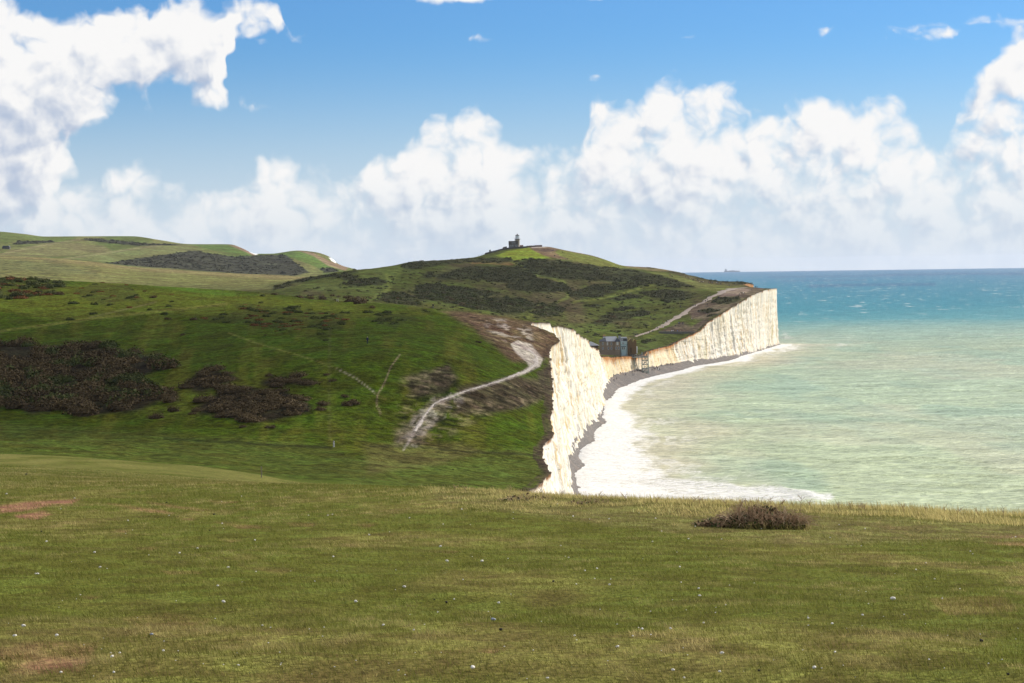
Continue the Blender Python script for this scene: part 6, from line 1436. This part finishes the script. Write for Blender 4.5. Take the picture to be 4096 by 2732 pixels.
for z, x, y, w, lb in ((ZA, 2265, 813, 4.4, 'blue-grey flint below the middle of the turf'), (ZA, 697, 882, 3.6, 'blue-grey flint in the lower left of the turf'), (ZB, 1748, 717, 5.0, 'brownish angular stone on the right of the turf')):
    stone(PG if 'blue' in lb else PB[3], *Zp(z, x, y), w, lb, None, 'flint')
for i in range(150):
    t = rng.random(); py = 487 + 195 * t ** .8; px = rng.uniform(0, 1024)
    if py < 487 + .03 * px: py += 25
    stone(PB[rng.integers(6)], px, py, rng.uniform(.7, 1.7), 'tiny white chalk pebble scattered in the turf', 'tiny pebbles in the turf')
for z, x, y, w in ((ZB, 2155, 912, 4.6), (ZB, 1135, 1050, 3.2), (ZB, 2278, 1068, 3.8), (ZB, 190, 635, 3.0), (ZA, 2050, 732, 3.8), (ZA, 983, 323, 2.4), (ZA, 190, 403, 2.4), (ZA, 963, 398, 2.0), (ZA, 120, 138, 3.2), (ZA, 1995, 720, 2.4), (ZA, 2300, 860, 4.5), (ZB, 178, 287, 2.0), (ZA, 765, 268, 2.0)):
    stone(PD[rng.integers(3)], *Zp(z, x, y), w * .85, 'small black lump of dung lying on the turf', 'dung lumps on the turf', 'dung_lump', 'dung')

# ------------------------------------------------------------------ grass blades of the near slope
def blade_mat(name, cols):
    m, nt, b = new_mat(name); a = N(nt, 'ShaderNodeAttribute', attribute_name='Col').outputs['Color']
    nt.links.new(a, b.inputs['Base Color']); b.inputs['Roughness'].default_value = .75; b.inputs['Specular IOR Level'].default_value = .06
    tr = N(nt, 'ShaderNodeBsdfTranslucent', {'Color': a}); mx = N(nt, 'ShaderNodeMixShader', {0: .45, 1: b.outputs[0], 2: tr.outputs[0]})
    nt.links.new(mx.outputs[0], nt.nodes['Material Output'].inputs['Surface']); return m
M_BLADE = blade_mat('grass_blade', None)
def blades(name, x, y, L, w, straw, label, lean=.5, zoff=0.0, gain=1.0):
    n = len(x); z = height(x, y) - .004 + zoff
    col, scr, patch = paint_land(x, y, z)
    keep = rng.random(n) > patch * .8; x, y, z, L, w, straw, col = x[keep], y[keep], z[keep], L[keep], w[keep], straw[keep], col[keep]; n = len(x)
    th = rng.uniform(0, 2 * math.pi, n); ln = np.abs(rng.normal(lean, .35, n)); wd = R(200) + rng.normal(0, .9, n)     # wind from the sea lays the blades over
    dx, dy = np.cos(wd) * ln, np.sin(wd) * ln; nl = np.sqrt(1 + ln * ln)
    tip = np.stack([x + L * dx / nl, y + L * dy / nl, z + L / nl], 1)
    o = np.stack([np.cos(th) * w / 2, np.sin(th) * w / 2, 0 * x], 1); b0 = np.stack([x, y, z], 1)
    V = np.stack([b0 - o, b0 + o, tip], 1).reshape(-1, 3)
    g = np.array([[.108, .128, .019]]); s_ = np.array([[.52, .41, .18]]); j = rng.uniform(.40, 1.6, n)[:, None] * (.45 + 1.1 * fbm(x / .16, y / .34, 541, 3))[:, None]
    c = (g * (1 - straw[:, None]) + s_ * straw[:, None]) * j * .55 + col * .5 * (.8 + .4 * rng.random(n)[:, None])
    c = np.clip(c * gain, 0, .75)
    me = np_mesh(name, V, np.arange(n * 3).reshape(-1, 3), False, {'Col': np.repeat(c, 3, 0)}, M_BLADE)
    tag(link(name, me), label, 'grass', None, 'stuff')
n = 420000
t = rng.random(n); y = 6.2 * (46 / 6.2) ** (t ** .92); u = rng.uniform(-.31, .31, n); x = u * y + rng.choice([0, 0, 0, 0, 0, 0, 0, 0, -4, 4], n) * np.clip((y - 6) / 2, 0, 1)
cl = fbm(x / .55, y / .55, 501, 3); cl2 = fbm(x / 3.5, y / 3.5, 511, 3)
tn = fbm(x / .20, y / .42, 531, 3)
straw = np.clip(.85 * sstep(tn, .50, .66) * (.25 + sstep(cl2 + .25 * (cl - .5), .38, .66)) + rng.normal(.05, .16, n), 0, 1)
L = (.013 + .024 * cl + .010 * rng.random(n)) * np.interp(y, [6, 20, 30, 46], [.85, 1.05, 1.35, 1.6]); w = .0032 * np.interp(y, [6, 12, 30, 46], [1.0, 1.25, 2.4, 3.2])
blades('grass', x, y, L, w, straw, 'short green and straw coloured turf blades covering the near slope', .7)
# the far left shoulder
n = 70000; u = rng.uniform(-.33, -.04, n); y = np.exp(rng.uniform(math.log(40), math.log(125), n)); x = u * y
cl = fbm(x / .9, y / .9, 561, 3)
blades('grass', x, y, .03 + .06 * cl, np.interp(y, [40, 125], [.010, .028]), np.clip(.7 * sstep(fbm(x / 2.2, y / 3.0, 565, 3), .45, .65) + rng.normal(.08, .18, n), 0, 1), 'paler rough grass on the left shoulder of the near slope', .7)
# longer bleached grass along the brow
n = 60000; u = rng.uniform(-.10, .33, n); yb = np.interp(u, [-.10, -.04, .05, .3], [38, 30.5, 28.5, 28]); y = yb * rng.uniform(.80, 1.10, n); x = u * y
d = fbm(x / 1.1, y / 1.1, 521, 3); k = d > np.interp(u, [-.10, -.06, -.02, .1, .33], [.80, .56, .44, .47, .42]); x, y, d = x[k], y[k], d[k]; n = len(x)
blades('tall_grass', x, y, (.045 + .13 * np.clip(d - .3, 0, 1) + .10 * rng.random(n) ** 3) * np.interp(x / y, [-.03, .06, .2], [.55, .75, 1.0]) * np.interp(y / np.interp(x / y, [-.1, .3], [32, 28]), [.8, 1.0], [.65, 1.1]), np.full(n, .0075), np.clip(rng.normal(.85, .25, n), 0, 1), 'longer bleached grass along the brow above the sea', .55, gain=1.45)

# ------------------------------------------------------------------ dead bramble bush on the brow, weeds
M_TWIG = mat('bramble_twig', (.34, .22, .12), .8, .3, 20); M_TWIG2 = mat('pale_dead_stem', (.42, .32, .20), .8, .2, 20); M_BLEAF = leaf_mat('bramble_leaf', [(.030, .050, .016), (.05, .085, .02), (.10, .05, .03), (.11, .07, .04)])
def bramble(px, py, rx, ry, h, nst, nleaf, label, seed):
    r = np.random.default_rng(seed); p = hit1(px, py, y0=10, y1=60); B = empty('bramble_bush', tuple(p)); tag(B, label, 'bush')
    gz = lambda a, b: float(height([p.x + a], [p.y + b])[0]) - p.z
    for nm, m, cnt, rad in (('twigs', M_TWIG, nst * 2, .0026), ('dead_stems', M_TWIG2, nst // 4, .0032)):
        b = MB()
        for i in range(cnt):
            a = r.uniform(0, 6.28); q = math.sqrt(r.random()); x0, y0 = q * rx * math.cos(a), q * ry * math.sin(a)
            d = r.uniform(0, 6.28); ln = r.uniform(.25, .9) * h * 1.1; up = (1.15 - q * .8) * h * r.uniform(.4, 1.3) * (.55 + .95 * float(fbm(np.array([x0 * 4 + seed]), np.array([y0 * 4]), 551, 2)[0])); z0 = gz(x0, y0)
            x1, y1 = x0 + math.cos(d) * ln * .5 + x0 * .2, y0 + math.sin(d) * ln * .5; x2, y2 = x0 + math.cos(d) * ln + x0 * .25, y0 + math.sin(d) * ln
            b.tube([(x0, y0, z0 - .02), ((x0 + x1) / 2, (y0 + y1) / 2, z0 + up * .65), (x1, y1, z0 + up), (x2, y2, z0 + up * r.uniform(.45, 1.1))], [rad, rad * .9, rad * .75, rad * .4], 3)
        o = b.build(nm, m, B); o['kind'] = 'stuff'
    V = []; Fc = []; T = []
    for i in range(nleaf):
        a = r.uniform(0, 6.28); q = math.sqrt(r.random()) * 1.1; c = np.array([q * rx * math.cos(a), q * ry * math.sin(a), 0]); c[2] = gz(c[0], c[1]) + r.random() ** 1.6 * h * (1.1 - q * .75)
        uu = r.normal(0, 1, 3); uu /= np.linalg.norm(uu); vv = np.cross(uu, r.normal(0, 1, 3)); vv /= np.linalg.norm(vv); s = r.uniform(.012, .028); k = len(V)
        V += [c - uu * s, c + vv * s * .6, c + uu * s, c - vv * s * .6]; Fc.append((k, k + 1, k + 2, k + 3)); T += [r.random()] * 4
    o = link('leaves', np_mesh('leaves', np.array(V), np.array(Fc), False, {'tint': np.array(T)}, M_BLEAF), B); o['kind'] = 'stuff'
bramble(762, 527, .44, .34, .25, 520, 2600, 'low tangled dead bramble bush on the brow above the sea', 3)
bramble(716, 526, .22, .2, .10, 90, 260, 'small green and brown bramble sprig left of the big bush', 5)
bramble(527, 500.5, .30, .2, .11, 36, 90, 'low bramble tangle on the brow below the white cliff', 7)
bramble(590, 503.5, .26, .2, .09, 24, 60, 'thin bramble tangle on the brow in front of the surf', 8)
b0 = hit1(762, 527, y0=10, y1=60); n = 1500; a = rng.uniform(0, 6.28, n); q = rng.uniform(.72, 1.18, n); q[:500] = rng.uniform(.2, .9, 500)
blades('grass', b0.x + .46 * q * np.cos(a), b0.y - .02 + .36 * q * np.sin(a), rng.uniform(.05, .13, n), np.full(n, .006), np.clip(rng.normal(.5, .3, n), 0, 1), 'longer grass growing in and around the dead bramble bush', .6)
def weed(px, py, h, label, seed, group=None):
    r = np.random.default_rng(seed); p = hit1(px, py, y0=10, y1=60)
    if math.isnan(p[0]): return
    b = MB(); t = (r.normal(0, .06), r.normal(0, .06)); b.tube([(0, 0, -.02), (t[0] * .4, t[1] * .4, h * .5), (t[0], t[1], h)], [.0045, .0035, .002], 4)
    for k in range(5):
        z = h * r.uniform(.45, .95); d = r.uniform(0, 6.28); f = z / h; b.tube([(t[0] * f, t[1] * f, z), (t[0] * f + .05 * math.cos(d), t[1] * f + .05 * math.sin(d), z + .05)], [.003, .0015], 3)
    o = b.build('dry_weed', M_TWIG, None, tuple(p)); tag(o, label, 'weed', group)
weed(800.5, 514, .22, 'tallest thin dry weed stem standing on the brow right of the bush', 1)
for i, px in enumerate((452, 466, 508, 540, 562, 604, 628, 655, 690, 700, 706, 728, 741, 770, 778, 784, 812, 840, 852, 858, 861, 866, 905, 925, 948, 955, 980, 1003)):
    py = np.interp(px, [450, 533, 600, 700, 800, 900, 1024], [490, 496, 500, 504.5, 509, 512.5, 517.5])
    weed(px, py + 1.2, rng.uniform(.07, .14), 'short dry weed stem on the brow against the sea', 30 + i, 'weed stems along the brow')

# ------------------------------------------------------------------ air
def haze():
    b = MB().box(-60000, 60000, -50000, 52000, -500, 185); m = bpy.data.materials.new('air'); m.use_nodes = True; nt = m.node_tree; nt.nodes.clear()
    out = nt.nodes.new('ShaderNodeOutputMaterial'); v = N(nt, 'ShaderNodeVolumePrincipled', {'Color': (.80, .88, 1, 1), 'Density': HAZE, 'Anisotropy': .3}); nt.links.new(v.outputs[0], out.inputs['Volume'])
    o = b.build('haze', m); tag(o, 'thin pale sea haze', None, None, 'stuff')
HAZE = 1.4e-5
haze()
